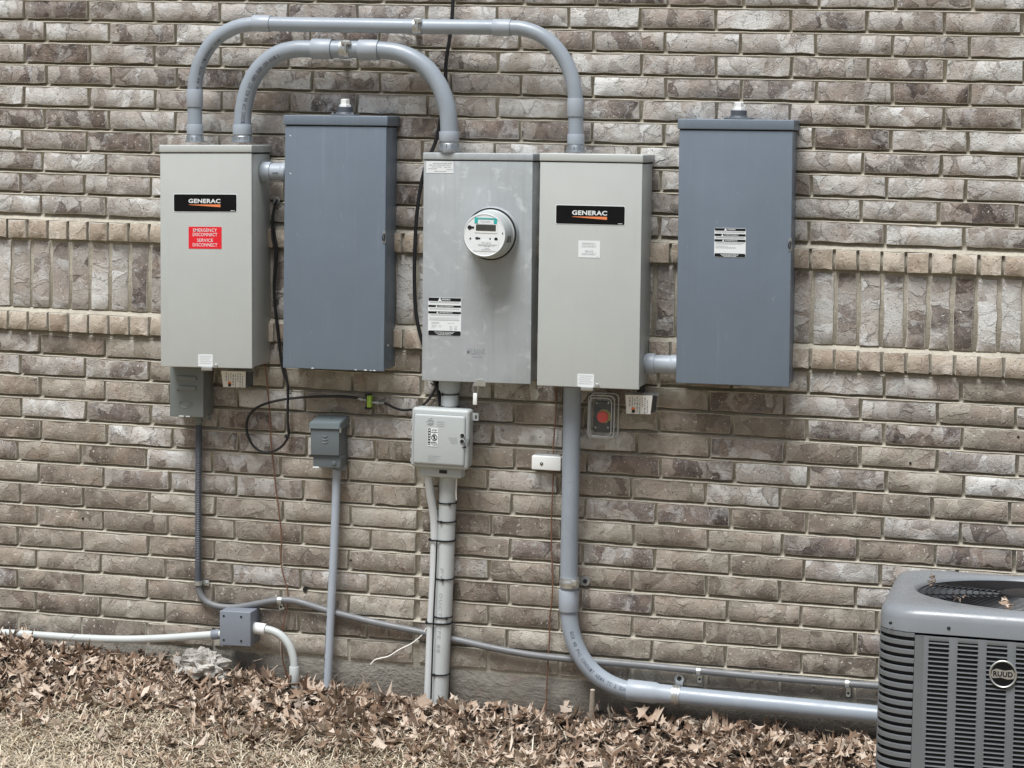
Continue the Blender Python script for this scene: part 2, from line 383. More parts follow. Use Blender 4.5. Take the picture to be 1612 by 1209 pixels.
# ------------------------------------------------------------------ brick wall
CS = .0762 * _S; PIT_U = .254; XL, XR = -2.3, 5.8
wall = thing('brick_wall', 'grey brown tumbled brick house wall with a vertical soldier course band across it', 'wall', (1.5, 0, -2.3))
XF[wall.name] = Matrix.Translation((1.5, 0, -2.3))
def brick_verts(L, H, seed, nx=6, nz=2, jit=1.):
    r = random.Random(seed); vs = []; fs = []; mi = []
    bx = [-L / 2 + L * i / nx for i in range(nx + 1)]; bz = [-H / 2 + H * i / nz for i in range(nz + 1)]
    ring = [(i, 0) for i in range(nx)] + [(nx, j) for j in range(nz)] + [(i, nz) for i in range(nx, 0, -1)] + [(0, j) for j in range(nz, 0, -1)]
    outer = {}
    for i, j in ring:
        outer[(i, j)] = (bx[i] + r.uniform(-.0022, .0022) * jit, bz[j] + r.uniform(-.0025, .0025) * jit)
    idx = {}
    for i in range(nx + 1):
        for j in range(nz + 1):
            if (i, j) in outer:
                ox, oz = outer[(i, j)]; c = r.uniform(.0008, .0034)
                x = ox + (c if i == 0 else -c if i == nx else 0); z = oz + (c if j == 0 else -c if j == nz else 0)
            else: x, z = bx[i] + r.uniform(-.004, .004), bz[j] + r.uniform(-.006, .006)
            idx[(i, j)] = len(vs); vs.append((x, r.uniform(-.0013, .0007), z))
    for i in range(nx):
        for j in range(nz): fs.append((idx[(i, j)], idx[(i + 1, j)], idx[(i + 1, j + 1)], idx[(i, j + 1)])); mi.append(0)
    o1, o2 = {}, {}
    for k_ in ring:
        o1[k_] = len(vs); vs.append((outer[k_][0], r.uniform(.0012, .0028), outer[k_][1]))
        o2[k_] = len(vs); vs.append((outer[k_][0], .05, outer[k_][1]))
    for a, b in zip(ring, ring[1:] + ring[:1]):
        fs.append((idx[b], idx[a], o1[a], o1[b])); mi.append(1)
        fs.append((o1[b], o1[a], o2[a], o2[b])); mi.append(1)
    return np.array(vs), fs, mi
def brick_mesh(name, data, mats):
    me = bpy.data.meshes.new(name); me.from_pydata(data[0].tolist(), [], data[1]); me.polygons.foreach_set('material_index', data[2])
    return fin(me, mats, 50)
BL, BH = PIT_U - .0115, CS - .0138
SV = [brick_verts(BL, BH, i) for i in range(12)]
SM = [[brick_mesh('brick', d, [mm, M_edge]) for d in SV] for mm in M_brick]
HV = [brick_verts(.069, BH, 50 + i, 3, 2, .7) for i in range(8)]
HM = [brick_mesh('header_brick', d, [M_head, M_edge]) for d in HV]
OV = [brick_verts(.240, .064, 80 + i) for i in range(10)]
OM = [[brick_mesh('soldier_brick', d, [mm, M_edge]) for d in OV] for mm in M_brick]
# courses: stretchers
XC0, XC1 = 1.522, 1.536       # vertical movement joint below the band
rows = [(r_, -r_ * CS, r_ % 2, False) for r_ in range(-4, 10)] + [(15 + i, -(15.45 + i) * CS, (1 + i) % 2, True) for i in range(14)]
_drift = {0: -.012, 1: -.010, 2: -.004, 5: -.004, 6: -.008, 7: -.012, 8: -.01, 9: -.012, 18: .012, 19: .01, 22: .012, 24: .01, 26: .012, 28: .016}
OCC = [(250, 225, 425, 580), (447, 180, 622, 582), (665, 238, 850, 600), (848, 242, 1033, 610), (1066, 186, 1252, 606), (648, 642, 738, 745), (1405, 920, 1612, 1209), (490, 665, 545, 735), (270, 580, 325, 655)]
st = []
for ri, z, odd, low in rows:
    k0 = math.floor((XL) / PIT_U) - 1
    dx = _drift.get(ri, R.uniform(-.004, .004))
    es = [(k_ + (1 / 3 if odd else 0)) * PIT_U + dx + R.uniform(-.003, .003) for k_ in range(k0, int(XR / PIT_U) + 2)]
    segs = list(zip(es, es[1:]))
    if low:
        out = []
        for a, b in segs:
            if b <= XC0 or a >= XC1: out.append((a, b))
            else:
                if XC0 - a > .04: out.append((a, XC0 + .004))
                if b - XC1 > .04: out.append((XC1 - .004, b))
        segs = out
    for a, b in segs:
        cx = (a + b) / 2; L = b - a - .0105
        if L < .03: continue
        vis = 0
        for i in range(6):
            for j in (-.3, .3):
                px, py = PR((a + (b - a) * (i + .5) / 6, 0, z + j * CS))
                if 0 <= px <= 1612 and 0 <= py <= 1180 and not any(x0 < px < x1 and y0 < py < y1 for x0, y0, x1, y1 in OCC): vis += 1
        q = R.random()
        if low: mi = 2 if q < .38 + .045 * (ri - 15) else (0 if q < .78 else 1)
        else: mi = 0 if q < .66 else 1
        st.append([vis * (L + BH), cx, R.uniform(-.0015, .002), z + R.uniform(-.0012, .0012), L / BL, mi, R.randrange(12), R.uniform(-.006, .006)])
st.sort(key=lambda t: -t[0])
def put(name, me, loc, rot=(0, 0, 0), scl=(1, 1, 1), parent=wall):
    o = bpy.data.objects.new(name, me); COL.objects.link(o); o.parent = parent
    o.location = V(loc) - XF[parent.name].translation; o.rotation_euler = rot; o.scale = scl; return o
for v_, cx, y, z, sx, mi, va, ro in st[:296]:
    put('brick', SM[mi][va], (cx, y, z), (0, ro * .6, ro), (sx, 1, 1))
# band: header, soldier, header
joined = [(SV[va][0] * (sx, 1, 1) + (cx, y, z), SV[va][1], SV[va][2], mi) for v_, cx, y, z, sx, mi, va, ro in st[296:]]
for zrow, off, ph in ((10.15, .0, 0), (14.40, .01, 1)):
    x = XL + off
    while x < XR:
        y = -.019 + R.uniform(-.003, .003); z = -zrow * CS + R.uniform(-.0012, .0012)
        if -.2 < x < 3.7: put('header_brick', R.choice(HM), (x, y, z), (R.uniform(-.02, .02), R.uniform(-.012, .012), R.uniform(-.02, .02)), (R.uniform(.98, 1.03), 1, 1))
        else: d = R.choice(HV); joined.append((d[0] + (x, y, z), d[1], d[2], 4))
        x += .079
x = XL
while x < XR:
    y = R.uniform(-.001, .003); z = -12.25 * CS + R.uniform(-.002, .002)
    if -.2 < x < 3.7: put('soldier_brick', R.choice(OM[0 if R.random() < .72 else 1]), (x, y, z), (0, math.pi / 2 + R.uniform(-.006, .006), 0))
    else: d = R.choice(OV); joined.append((d[0][:, [2, 1, 0]] * (1, 1, -1) + (x, y, z), d[1], d[2], 0))
    x += .0768
vs, fs, ms = [], [], []; n0 = 0
for v_, f_, m_, mi in joined:
    vs.append(v_ - (1.5, 0, -2.3)); fs += [tuple(i + n0 for i in f) for f in f_]; ms += [mi if q == 0 else 3 for q in m_]; n0 += len(v_)
me = bpy.data.meshes.new('bricks'); me.from_pydata(np.concatenate(vs).tolist(), [], fs); me.polygons.foreach_set('material_index', ms)
o = bpy.data.objects.new('bricks', fin(me, M_brick + [M_edge, M_head], 50)); COL.objects.link(o); o.parent = wall; o['kind'] = 'stuff'
# mortar: one profile drawn along the wall, weathered bed joints
prof = []
def bed(zt, zb, lo=.0012): prof.extend([(zt + .006, .025), (zt - .0008, .0245), (zt - .0060, .0190), ((zt + zb) / 2 - .0026, .0055), (zb + .0016, lo - .0024), (zb - .0045, .0040)])
tops = []
for i, (ri, z, odd, low) in enumerate(rows):
    if ri == -4: prof.append((z + BH / 2 + .03, .004))
    if ri < 9: bed(z - BH / 2, z - CS + BH / 2)
    elif ri == 9:
        h1 = -10.15 * CS; h2 = -14.40 * CS; s1 = -12.25 * CS + .12; s0 = -12.25 * CS - .12
        bed(z - BH / 2, h1 + BH / 2, -.006); prof.extend([(h1, -.004), (h1 - BH / 2 + .004, -.002), (h1 - BH / 2 - .003, .010), (s1, .005), (s0 + .004, .005), (s0 - .001, .010), (h2 + BH / 2 + .001, -.011), (h2, -.004)])
        zn = rows[i + 1][1]; prof.extend([(h2 - BH / 2 + .004, -.002), (h2 - BH / 2 - .001, .016), (zn + BH / 2 + .0016, .0002), (zn + BH / 2 - .0045, .004)])
    elif ri < 28: bed(z - BH / 2, z - CS + BH / 2)
    else: prof.extend([(z, .006), (z - BH / 2 - .03, .010)])
bm = NB(); nx = 300; prev = None
for i in range(nx + 1):
    x = XL - .2 + (XR - XL + .4) * i / nx
    cur = [bm.verts.new((x, y + mnoise.noise(V((x * 31, z * 60, 1))) * .0028 + R.uniform(-.0006, .0006), z + mnoise.noise(V((x * 23, z * 40, 7))) * .0016)) for z, y in prof]
    if prev:
        for j in range(len(prof) - 1): bm.faces.new((prev[j], cur[j], cur[j + 1], prev[j + 1]))
    prev = cur
obj('mortar', bm, M_mortar, wall, True, 60)
bm = NB(); zb = rows[-1][1] - BH / 2
nX = 60; pr_ = None
for i in range(nX + 1):
    x = XL - .2 + (XR - XL + .4) * i / nX
    cur = [bm.verts.new((x, yy + mnoise.noise(V((x * 6, zz * 9, 2))) * .006, zz)) for yy, zz in ((.05, zb - .006), (.010, zb - .008), (.006, zb - .02), (.006, zb - .08), (.007, zb - .16), (.008, zb - .6))]
    if pr_:
        for j in range(5): bm.faces.new((pr_[j], cur[j], cur[j + 1], pr_[j + 1]))
    pr_ = cur
obj('foundation', bm, M_found, wall, True, 60)
bm = NB(); box(bm, XL - .2, XR + .2, .052, .30, -2.9, .6); obj('backing', bm, M_mortar, wall, True)
bm = NB(); q = W(480, 928, -.0035); lathe(bm, q, (0, 1, 0), [(0, .0085), (.003, .0075), (.012, .007)], 12); obj('drill_hole', bm, M_dark, wall, True)
for px, py in ((1433, 729), (1603, 688), (130, 816), (552, 882)):
    bm = NB(); q = W(px, py, -.003); lathe(bm, q, (0, 1, 0), [(0, .0042), (.003, .004), (.008, .003)], 8); obj('drill_hole', bm, M_dark, wall, True)

# ------------------------------------------------------------------ cabinets
BX = {}
def cabinet(name, label, cat, corners, d, lid=.026, mat=M_gen, group=None, lidover=.003, lidx=.002):
    TL, TR, BR, BL_ = [W(*c, -d) for c in corners]
    th = ((TR.z - TL.z) / (TR.x - TL.x) + (BR.z - BL_.z) / (BR.x - BL_.x) + 2 * (BL_.x - TL.x) / (TL.z - BL_.z)) / 4
    w = ((TR - TL).length + (BR - BL_).length) / 2; h = ((TL - BL_).length + (TR - BR).length) / 2
    t = thing(name, label, cat, (BL_.x, 0, BL_.z), (0, -th, 0), group)
    BX[t.name] = (BL_, th, w, h, d)
    bm = NB(); box(bm, .004, w - .004, -d + .010, .006, .004, h - .006, .002); obj('body', bm, mat, t)
    bm = NB(); box(bm, 0, w, -d, -d + .016, 0, h - lid - .0035, .0025, 3); obj('door', bm, mat, t)
    bm = NB(); box(bm, -lidx, w + lidx, -d - lidover, .004, h - lid, h, .003, 3); obj('lid', bm, mat, t)
    bm = NB(); box(bm, .002, w - .002, -d + .003, -.01, h - lid - .006, h - lid + .002); obj('lid_gap_shade', bm, M_dark, t)  # black filler paints the shade in the gap under the lid
    return t
def lp(t, px, py, dd=0.):
    B, th, w, h, d = BX[t.name]; P = W(px, py, -d - dd) - V((B.x, 0, B.z))
    return P.x * math.cos(th) + P.z * math.sin(th), -P.x * math.sin(th) + P.z * math.cos(th)
def rect(t, x0, y0, x1, y1):
    a = lp(t, x0, (y0 + y1) / 2); b = lp(t, x1, (y0 + y1) / 2); c = lp(t, (x0 + x1) / 2, y0); e = lp(t, (x0 + x1) / 2, y1)
    return a[0], b[0], e[1], c[1]
def plate(t, name, pr4, mat, y, th=.0008, r=.004, parent=None):
    bm = NB(); prism(bm, rrect(*pr4, r), y - th, y); return obj(name, bm, mat, parent or t)
def nameplate(t, px4):
    d = BX[t.name][4]; x0, x1, z0, z1 = rect(t, *px4); w, h = x1 - x0, z1 - z0
    p = plate(t, 'nameplate', (x0 - .002, x1 + .002, z0 - .002, z1 + .002), M_label, -d, .0008, .006)
    p2 = plate(t, 'black_panel', (x0, x1, z0, z1), M_plate, -d - .0008, .0005, .005, p)
    y = -d - .0017
    bm = NB(); text(bm, 'GENERAC', x0 + .235 * w, x0 + .745 * w, z0 + .49 * h, z0 + .74 * h, y, .03); obj('lettering', bm, M_label, p, smooth=0)
    bm = NB(); bm.faces.new([bm.verts.new((x0 + a * w, y, z0 + b * h)) for a, b in ((.235, .385), (.745, .26), (.745, .425), (.24, .40))]); obj('orange_wedge', bm, M_orange, p, smooth=0)
    bm = NB(); lines(bm, x0 + .905 * w, x0 + .975 * w, z0 + .06 * h, .0018, y, R, .012); obj('small_print', bm, M_label, p, smooth=0)
    return p
def handle_label(t, px4, screw):
    d = BX[t.name][4]; x0, x1, z0, z1 = rect(t, *px4)
    p = plate(t, 'small_label', (x0, x1, z0, z1), M_label, -d, .0008, .003)
    bm = NB(); n = 5
    for i in range(n): lines(bm, x0 + .004 + (i % 2) * .003, x1 - .004 - (i % 3) * .004, z1 - .006 - (z1 - z0 - .01) * i / n, .0013, -d - .0012, R, .006)
    obj('small_print', bm, M_gink, p, smooth=0)
    sx, sz = lp(t, *screw); bm = NB(); lathe(bm, (sx, -d, sz), (0, -1, 0), [(0, .0075), (.004, .0075), (.006, .006), (.0065, .002)], 16); obj('screw', bm, M_steel, t)
    bm = NB(); box(bm, x0 + .012, x1 - .002, -d - .003, -d + .006, -.010, .0025, .001); obj('hasp', bm, M_steel, t)
GSW = 'beige cabinets with black nameplates'
g1 = cabinet('transfer_switch', 'beige electrical cabinet with black nameplate above a red warning sticker', 'electrical cabinet', [(250, 228), (394, 229), (397, 581), (253, 577)], .20, group=GSW)
nameplate(g1, (274, 306, 372.5, 333))
x0, x1, z0, z1 = rect(g1, 297, 357, 349, 391.5); d = .20
p = plate(g1, 'warning_sticker', (x0, x1, z0, z1), M_red, -d, .0008, .001, None)
w_, h_ = x1 - x0, z1 - z0; bm = NB()
for s, a, b, c, e in (('EMERGENCY', .14, .86, .77, .92), ('DISCONNECT', .13, .87, .57, .72), ('SERVICE', .26, .74, .31, .46), ('DISCONNECT', .13, .87, .10, .25)):
    text(bm, s, x0 + a * w_, x0 + b * w_, z0 + c * h_, z0 + e * h_, -d - .0013, .004)
obj('lettering', bm, M_label, p, smooth=0)
handle_label(g1, (312, 558, 335, 577), (340, 576))
g2 = cabinet('transfer_switch', 'beige electrical cabinet with black nameplate above a small white sticker', 'electrical cabinet', [(850, 241), (1012, 244), (1005, 614), (845, 607)], .21, group=GSW)
nameplate(g2, (875.5, 324, 983.5, 353))
x0, x1, z0, z1 = rect(g2, 910.5, 379, 944.5, 405.5); d = .21; w_, h_ = x1 - x0, z1 - z0
p = plate(g2, 'warning_sticker', (x0, x1, z0, z1), M_label, -d, .0008, .001); bm = NB()
for s, a, b, c, e in (('EMERGENCY', .19, .80, .77, .88), ('DISCONNECT', .17, .83, .61, .72), ('SERVICE', .31, .69, .31, .42), ('DISCONNECT', .17, .83, .15, .26)):
    text(bm, s, x0 + a * w_, x0 + b * w_, z0 + c * h_, z0 + e * h_, -d - .0013, .0)
lines(bm, x0 + .84 * w_, x0 + .93 * w_, z0 + .06 * h_, .001, -d - .0013, R)
obj('lettering', bm, M_gink, p, smooth=0)
handle_label(g2, (909, 589, 935, 609), (940, 607))

def hub(t, px, py_top, py_bot, d):
    """rain-tight hub with a white plug on the cabinet roof; px measured on the roof plane"""
    B, th, w, h, _ = BX[t.name]; P = W(px, py_bot, -d) - V((B.x, 0, B.z)); x = P.x * math.cos(th) + P.z * math.sin(th); z = h
    bm = NB(); box(bm, x - .045, x + .045, -d - .036, -d + .036, z, z + .006, .003); hb = obj('hub', bm, M_flexd, t)
    bm = NB(); lathe(bm, (x, -d, z + .006), (0, 0, 1), [(0, .034), (.006, .031), (.007, .027), (.024, .027), (.025, .022)], 24); obj('hub_collar', bm, M_flexd, hb)
    bm = NB(); lathe(bm, (x, -d, z + .03), (0, 0, 1), [(0, .022), (.008, .021), (.009, .0165), (.026, .016), (.028, .013), (.0285, .004)], 6); obj('plug', bm, M_white, hb)
    for s in (-1, 1):
        bm = NB(); lathe(bm, (x + s * .036, -d - .026, z + .006), (0, 0, 1), [(0, .004), (.004, .004), (.005, .002)], 8); obj('screw', bm, M_steel, hb)
def latch(t, px, py):
    B, th, w, h, d = BX[t.name]; x, z = lp(t, px, py)
    bm = NB(); prism(bm, rrect(w - .009, w + .001, z - .022, z + .022, .004), -d - .0015, -d + .004); l_ = obj('latch', bm, M_zinc, t)
    bm = NB(); tube(bm, catmull([(w - .007, -d - .004, z - .012), (w - .008, -d - .008, z - .002), (w - .004, -d - .007, z + .010), (w - .001, -d - .003, z + .006), (w - .004, -d - .003, z - .016)], 4), .0017, 6); obj('latch_wire', bm, M_black, l_)
def warn(t, px4, kind):
    B, th, w, h, d = BX[t.name]; x0, x1, z0, z1 = rect(t, *px4); w_, h_ = x1 - x0, z1 - z0
    p = plate(t, 'warning_label', (x0, x1, z0, z1), M_label, -d, .0008, .005)
    zz = (lambda f: z0 + f * h_)
    bars = ((.905, 1.), (.745, .80), (.575, .635)) if kind == 1 else ((.905, 1.), (.72, .80), (.53, .61))
    bb = ((.0, .13)); bm = NB(); y = -d - .0012
    for a, b in bars: prism(bm, rrect(x0 + .001, x1 - .001, zz(a), zz(b) - (.001 if b == 1 else 0), .0028 if b == 1 else .0003), y, y + .0004)
    prism(bm, rrect(x0 + .001, x1 - .001, z0 + .001, zz(bb[1]), .004), y, y + .0004); obj('black_bar', bm, M_ink, p, smooth=0)
    bm = NB(); yy = y - .0004
    for (a, b), s, l, r_ in zip(bars, ('WARNING', 'AVERTISSEMENT', 'ADVERTENCIA'), (.41, .31, .34), (.67, .77, .74)):
        text(bm, s, x0 + l * w_, x0 + r_ * w_, zz(a + .22 * (b - a)), zz(b - .22 * (b - a)), yy, .02)
        cx = x0 + (l - .055) * w_; hh = (b - a) * h_
        bm.faces.new([bm.verts.new(q) for q in ((cx - .55 * hh, yy, zz(a) + .05 * hh), (cx + .55 * hh, yy, zz(a) + .05 * hh), (cx, yy, zz(a) + 1.02 * hh))])
    for i, (l, r_) in enumerate(((.2, .8), (.24, .76), (.3, .7))): lines(bm, x0 + l * w_, x0 + r_ * w_, zz(.095 - .033 * i), .0016, yy, R, .008)
    obj('lettering', bm, M_label, p, smooth=0)
    bm = NB()
    def ln(f, l, r_, hh=.0011): lines(bm, x0 + l * w_, x0 + r_ * w_, zz(f), hh, y + .0001, R, .007)
    if kind == 1:
        for f in (.88, .86, .71, .69, .55, .53): ln(f, .05, .95)
        ln(.48, .03, .97, .0006); ln(.45, .04, .92); ln(.42, .04, .95); ln(.40, .04, .95)
        ln(.345, .1, .33); ln(.32, .1, .35); ln(.33, .6, .8); ln(.27, .1, .27); ln(.24, .12, .27); ln(.20, .1, .22); ln(.26, .33, .41); ln(.23, .33, .4)
        for a in (.66, .80):
            for f in (.25, .21, .17): ln(f, a, a + .08, .0018)
    else:
        for f in (.87, .85, .69, .67, .65, .50, .48): ln(f, .04, .96)
        for f, r_ in ((.44, .9), (.38, .42), (.345, .68), (.31, .7)): ln(f, .04, r_)
    obj('small_print', bm, M_gink, p, smooth=0)
GGB = 'tall slate grey cabinets on the brick wall'
b1 = cabinet('breaker_cabinet', 'plain slate grey cabinet without a label between the red stickered cabinet and the meter box', 'electrical cabinet', [(449, 181), (608, 182.5), (605, 585), (445, 579)], .145, .034, M_grey, GGB, .005, .005)
hub(b1, 543, 150, 176, .075); latch(b1, 604, 373)
B, th, w, h, d = BX[b1.name]
bm = NB(); lathe(bm, (w - .004, -d * .5, .055), (1, 0, 0), [(0, .026), (.0012, .026), (.0014, .022), (.0004, .021)], 24); obj('knockout', bm, M_grey, b1)
for px, py in ((622, 546),):
    bm = NB(); lathe(bm, (w - .004, -d * .6, .085), (1, 0, 0), [(0, .004), (.003, .003)], 8); obj('screw', bm, M_steel, b1)
bm = NB()
for fx, l_ in ((.28, .012), (.71, .010), (.80, .014), (.86, .008), (.89, .012)): prism(bm, [(fx * w, .0012), (fx * w + l_, .0012), (fx * w + l_ * .5, .0012 + l_ * .35)], -d - .0004, -d + .0002)
for fx, fz in ((.04, .955), (.045, .80)): prism(bm, [(fx * w, fz * (h - .03)), (fx * w + .009, fz * (h - .03) - .003), (fx * w + .006, fz * (h - .03) - .006)], -d - .0004, -d + .0002)
obj('chipped_paint', bm, M_label, b1, smooth=0)
b2 = cabinet('breaker_cabinet', 'tall slate grey cabinet with a black and white warning label, nearest the air conditioner', 'electrical cabinet', [(1069, 187), (1249, 189), (1241, 610), (1064, 603)], .15, .034, M_grey, GGB, .005, .005)
hub(b2, 1163, 156, 183, .075); latch(b2, 1240, 385); warn(b2, (1124.5, 359, 1174, 405), 2)
B, th, w, h, d = BX[b2.name]
bm = NB(); lathe(bm, (w - .004, -d * .5, .062), (1, 0, 0), [(0, .026), (.0012, .026), (.0014, .022), (.0004, .021)], 24); obj('knockout', bm, M_grey, b2)

# meter socket box
ms_ = cabinet('meter_box', 'weathered light grey metal box with the round electric meter plugged into it', 'meter box', [(665, 238), (837, 243), (835, 604), (664, 599)], .125, .024, M_meter)
B, th, w, h, d = BX[ms_.name]
warn(ms_, (674, 468.5, 726, 528.5), 1)
x0, x1, z0, z1 = rect(ms_, 671, 254, 714, 272.5)
p = plate(ms_, 'white_sticker', (x0, x1, z0, z1), M_label, -d, .0008, .001); bm = NB()
for f, l, r_ in ((.83, .25, .95), (.68, .1, .9), (.52, .2, .6), (.5, .65, .9), (.36, .07, .4), (.3, .75, .96), (.15, .3, .75)): lines(bm, x0 + l * (x1 - x0), x0 + r_ * (x1 - x0), z0 + f * (z1 - z0), .0022, -d - .0011, R, .010)
obj('small_print', bm, M_gink, p, smooth=0)
x0, x1, z0, z1 = rect(ms_, 735, 549, 764, 558)
bm = NB(); text(bm, 'MILBANK', x0, x1, z0, z1, -d - .0006, .02); lines(bm, x0 + .02, x1 - .006, z0 - .008, .003, -d - .0006, R, .008); obj('embossed_lettering', bm, paint('relief_shade_paint', (.27, .295, .31), .5, .1, 0), ms_, smooth=0)  # flat letters, the shade of the pressed relief painted as a darker tone
sx, sz = lp(ms_, 756, 597)
bm = NB(); prism(bm, [(sx - .022, -.012), (sx + .020, -.012), (sx + .020, .004), (sx + .012, .010), (sx - .016, .010)], -d - .004, -d + .004); obj('latch', bm, M_steel, ms_)
# ring round the meter opening
mc = W(775.5, 368, -.125); ma = V((0, -1, 0))
bm = NB(); lathe(bm, mc + V((0, .001, 0)), ma, [(0, .093), (.012, .092), (.020, .088), (.022, .080)], 56); obj('socket_ring', bm, M_meter, ms_, True)
mt = thing('electric_meter', 'round white electric meter with a dark digital display on the weathered grey box', 'meter', tuple(mc + V((0, -.02, 0))))
bm = NB(); lathe(bm, mc, ma, [(.018, .088), (.026, .0885), (.030, .084), (.034, .079), (.105, .0765), (.112, .072)], 56); obj('base', bm, M_pale, mt, True)
bm = NB(); lathe(bm, mc, ma, [(.022, .0893), (.026, .0897), (.030, .0893)], 56); obj('dark_seam', bm, M_black, mt, True)
fc = mc + V((0, -.1125, 0))
bm = NB(); lathe(bm, fc, ma, [(0, .0722), (.002, .072), (.0025, .0705), (.0008, .069), (.0006, .001)], 56); dial = obj('dial', bm, M_label, mt, True)
def mrect(px0, py0, px1, py1, y):
    a, b = W(px0, py1, y), W(px1, py0, y); return a.x, b.x, a.z, b.z
yf = fc.y - .0012
def mp(name, q, mat, r=.001, off=0.):
    bm = NB(); prism(bm, rrect(*mrect(*q, yf), r), yf - .0008 - off, yf - off); return obj(name, bm, mat, dial, True, 0)
mp('teal_strip', (747, 343.5, 782.5, 352), M_teal); mp('strip_panel', (752.5, 346.5, 777.5, 352.2), M_label, .001, .0006)
mp('display_bezel', (747, 352.5, 783, 366), M_white, .002); mp('display', (749.2, 354.2, 780.8, 362.8), M_lcd, .0005, .0008)
mp('data_label', (744, 378.8, 785, 394.5), M_label, .002)
bm = NB()
for px, py, r_ in ((739.3, 358, .0075), (740.4, 375.4, .003), (771.4, 375.8, .0028), (780.8, 376.5, .006)):
    q = W(px, py, yf); lathe(bm, q, ma, [(0, r_), (.0006, r_)], 12)
for q in ((742, 356.5, 746.5, 359.5), (748.5, 373.2, 753, 377), (753, 374, 756, 376.4), (790.6, 366, 792, 369)):
    prism(bm, rrect(*mrect(*q, yf), .0004), yf - .0006, yf)
obj('sensor', bm, M_black, dial, True, 0)
bm = NB()
for py, a, b, hh in ((382.2, 758, 774, .0018), (385, 752, 782, .0016), (386.7, 753, 780, .0016), (388, 761, 771, .001), (391.3, 763, 770, .0012), (392.8, 758, 773, .0015), (348, 756, 772, .0012), (350, 758, 772, .0012), (344.6, 753, 779, .002)):
    q0, q1 = W(a, py, yf - .0015), W(b, py, yf - .0015); lines(bm, q0.x, q1.x, (q0.z + q1.z) / 2, hh, yf - .0019, R, .004)
obj('small_print', bm, M_gink, dial, True, 0)
q = mc + V((.0755, -.075, -.012)); bm = NB(); box(bm, q.x - .003, q.x + .003, q.y - .022, q.y + .02, q.z - .011, q.z + .011, .001); obj('side_port', bm, M_lcd, mt, True)

sl0 = W(748, 602, -.12)
sg = thing('seal_tag', 'small white seal tag hanging on a wire below the meter box latch', 'tag', tuple(sl0))
bm = NB(); tube(bm, catmull([W(746, 603, -.125), W(744.5, 609, -.128), W(746, 619, -.128), W(751, 619, -.128), W(752.5, 609, -.127), W(750, 603, -.125)], 5), .0014, 6); obj('wire_loop', bm, M_steel, sg, True)
a, b = W(744.6, 637, -.126), W(751.4, 619, -.126); bm = NB(); box(bm, a.x, b.x, a.y - .004, a.y + .004, a.z, b.z, .002); obj('tag_body', bm, M_white, sg, True)

# ------------------------------------------------------------------ rigid conduits
def pp(lst, d):
    out = []
    for q in lst: out.append(W(q[0], q[1], -(q[2] if len(q) > 2 else d)))
    return out
def run(t, name, lst, d, r, mat, seg=18, n=8, rf=None):
    bm = NB(); P = catmull(pp(lst, d), n); tube(bm, P, r, seg, rf=rf); return obj(name, bm, mat, t, True, 40), P
def sleeve(t, name, a, b, d, r, mat, lip=.0025, seg=24, parent=None):
    A, B_ = W(*a, -d), W(*b, -d); D = (B_ - A); L = D.length
    bm = NB(); lathe(bm, A, D, [(0, r - lip), (0, r - .0006), (.0015, r), (L - .0015, r), (L, r - .0006), (L, r - lip)], seg); return obj(name, bm, mat, parent or t, True, 40)
def hubring(t, a, b, d, r):
    A, B_ = W(*a, -d), W(*b, -d); D = B_ - A; L = D.length
    bm = NB(); lathe(bm, A, D, [(0, r * .9), (0, r), (L * .25, r), (L * .3, r * 1.03), (L * .72, r * 1.05), (L * .75, r * 1.22), (L, r * 1.24)], 24)
    h_ = obj('hub', bm, M_zinc, t, True, 30)
    bm = NB(); D.normalize(); ref = V((0, 1, 0)); u = (ref - D * ref.dot(D)).normalized(); v = D.cross(u)
    for i in range(12):
        a_ = 2 * math.pi * i / 12; c = A + D * (L * .5) + (u * math.cos(a_) + v * math.sin(a_)) * r * 1.05
        cyl(bm, c - D * L * .2, c + D * L * .2, .0022, 6)
    obj('hub_rib', bm, M_zinc, h_, True)
def clampband(t, a, b, d, r, tabs=()):
    A, B_ = W(*a, -d), W(*b, -d); D = B_ - A; L = D.length
    bm = NB(); lathe(bm, A, D, [(0, r), (0, r + .002), (L * .3, r + .002), (L * .38, r + .0035), (L * .62, r + .0035), (L * .7, r + .002), (L, r + .002), (L, r)], 24)
    s = obj('strap', bm, M_steel, t, True, 30)
    return s
def tab(t, strap, px, py, px2, py2, rr=.017):
    q = W(px, py, -.004); e = W(px2, py2, -.006); bm = NB()
    pts = [(q.x + rr * math.cos(2 * math.pi * i / 18), q.z + rr * math.sin(2 * math.pi * i / 18)) for i in range(18)]
    prism(bm, pts, -.0075, -.003)
    D = V((e.x - q.x, 0, e.z - q.z)); n_ = V((-D.z, 0, D.x)).normalized() * rr * .75
    prism(bm, [((q + n_).x, (q + n_).z), ((q - n_).x, (q - n_).z), ((e - n_).x, (e - n_).z), ((e + n_).x, (e + n_).z)], -.007, -.0032)
    obj('tab', bm, M_zinc, strap, True)
    bm = NB(); lathe(bm, V((q.x, -.0075, q.z)), (0, -1, 0), [(0, .008), (.003, .008), (.004, .004)], 6); obj('screw', bm, M_black, strap, True)
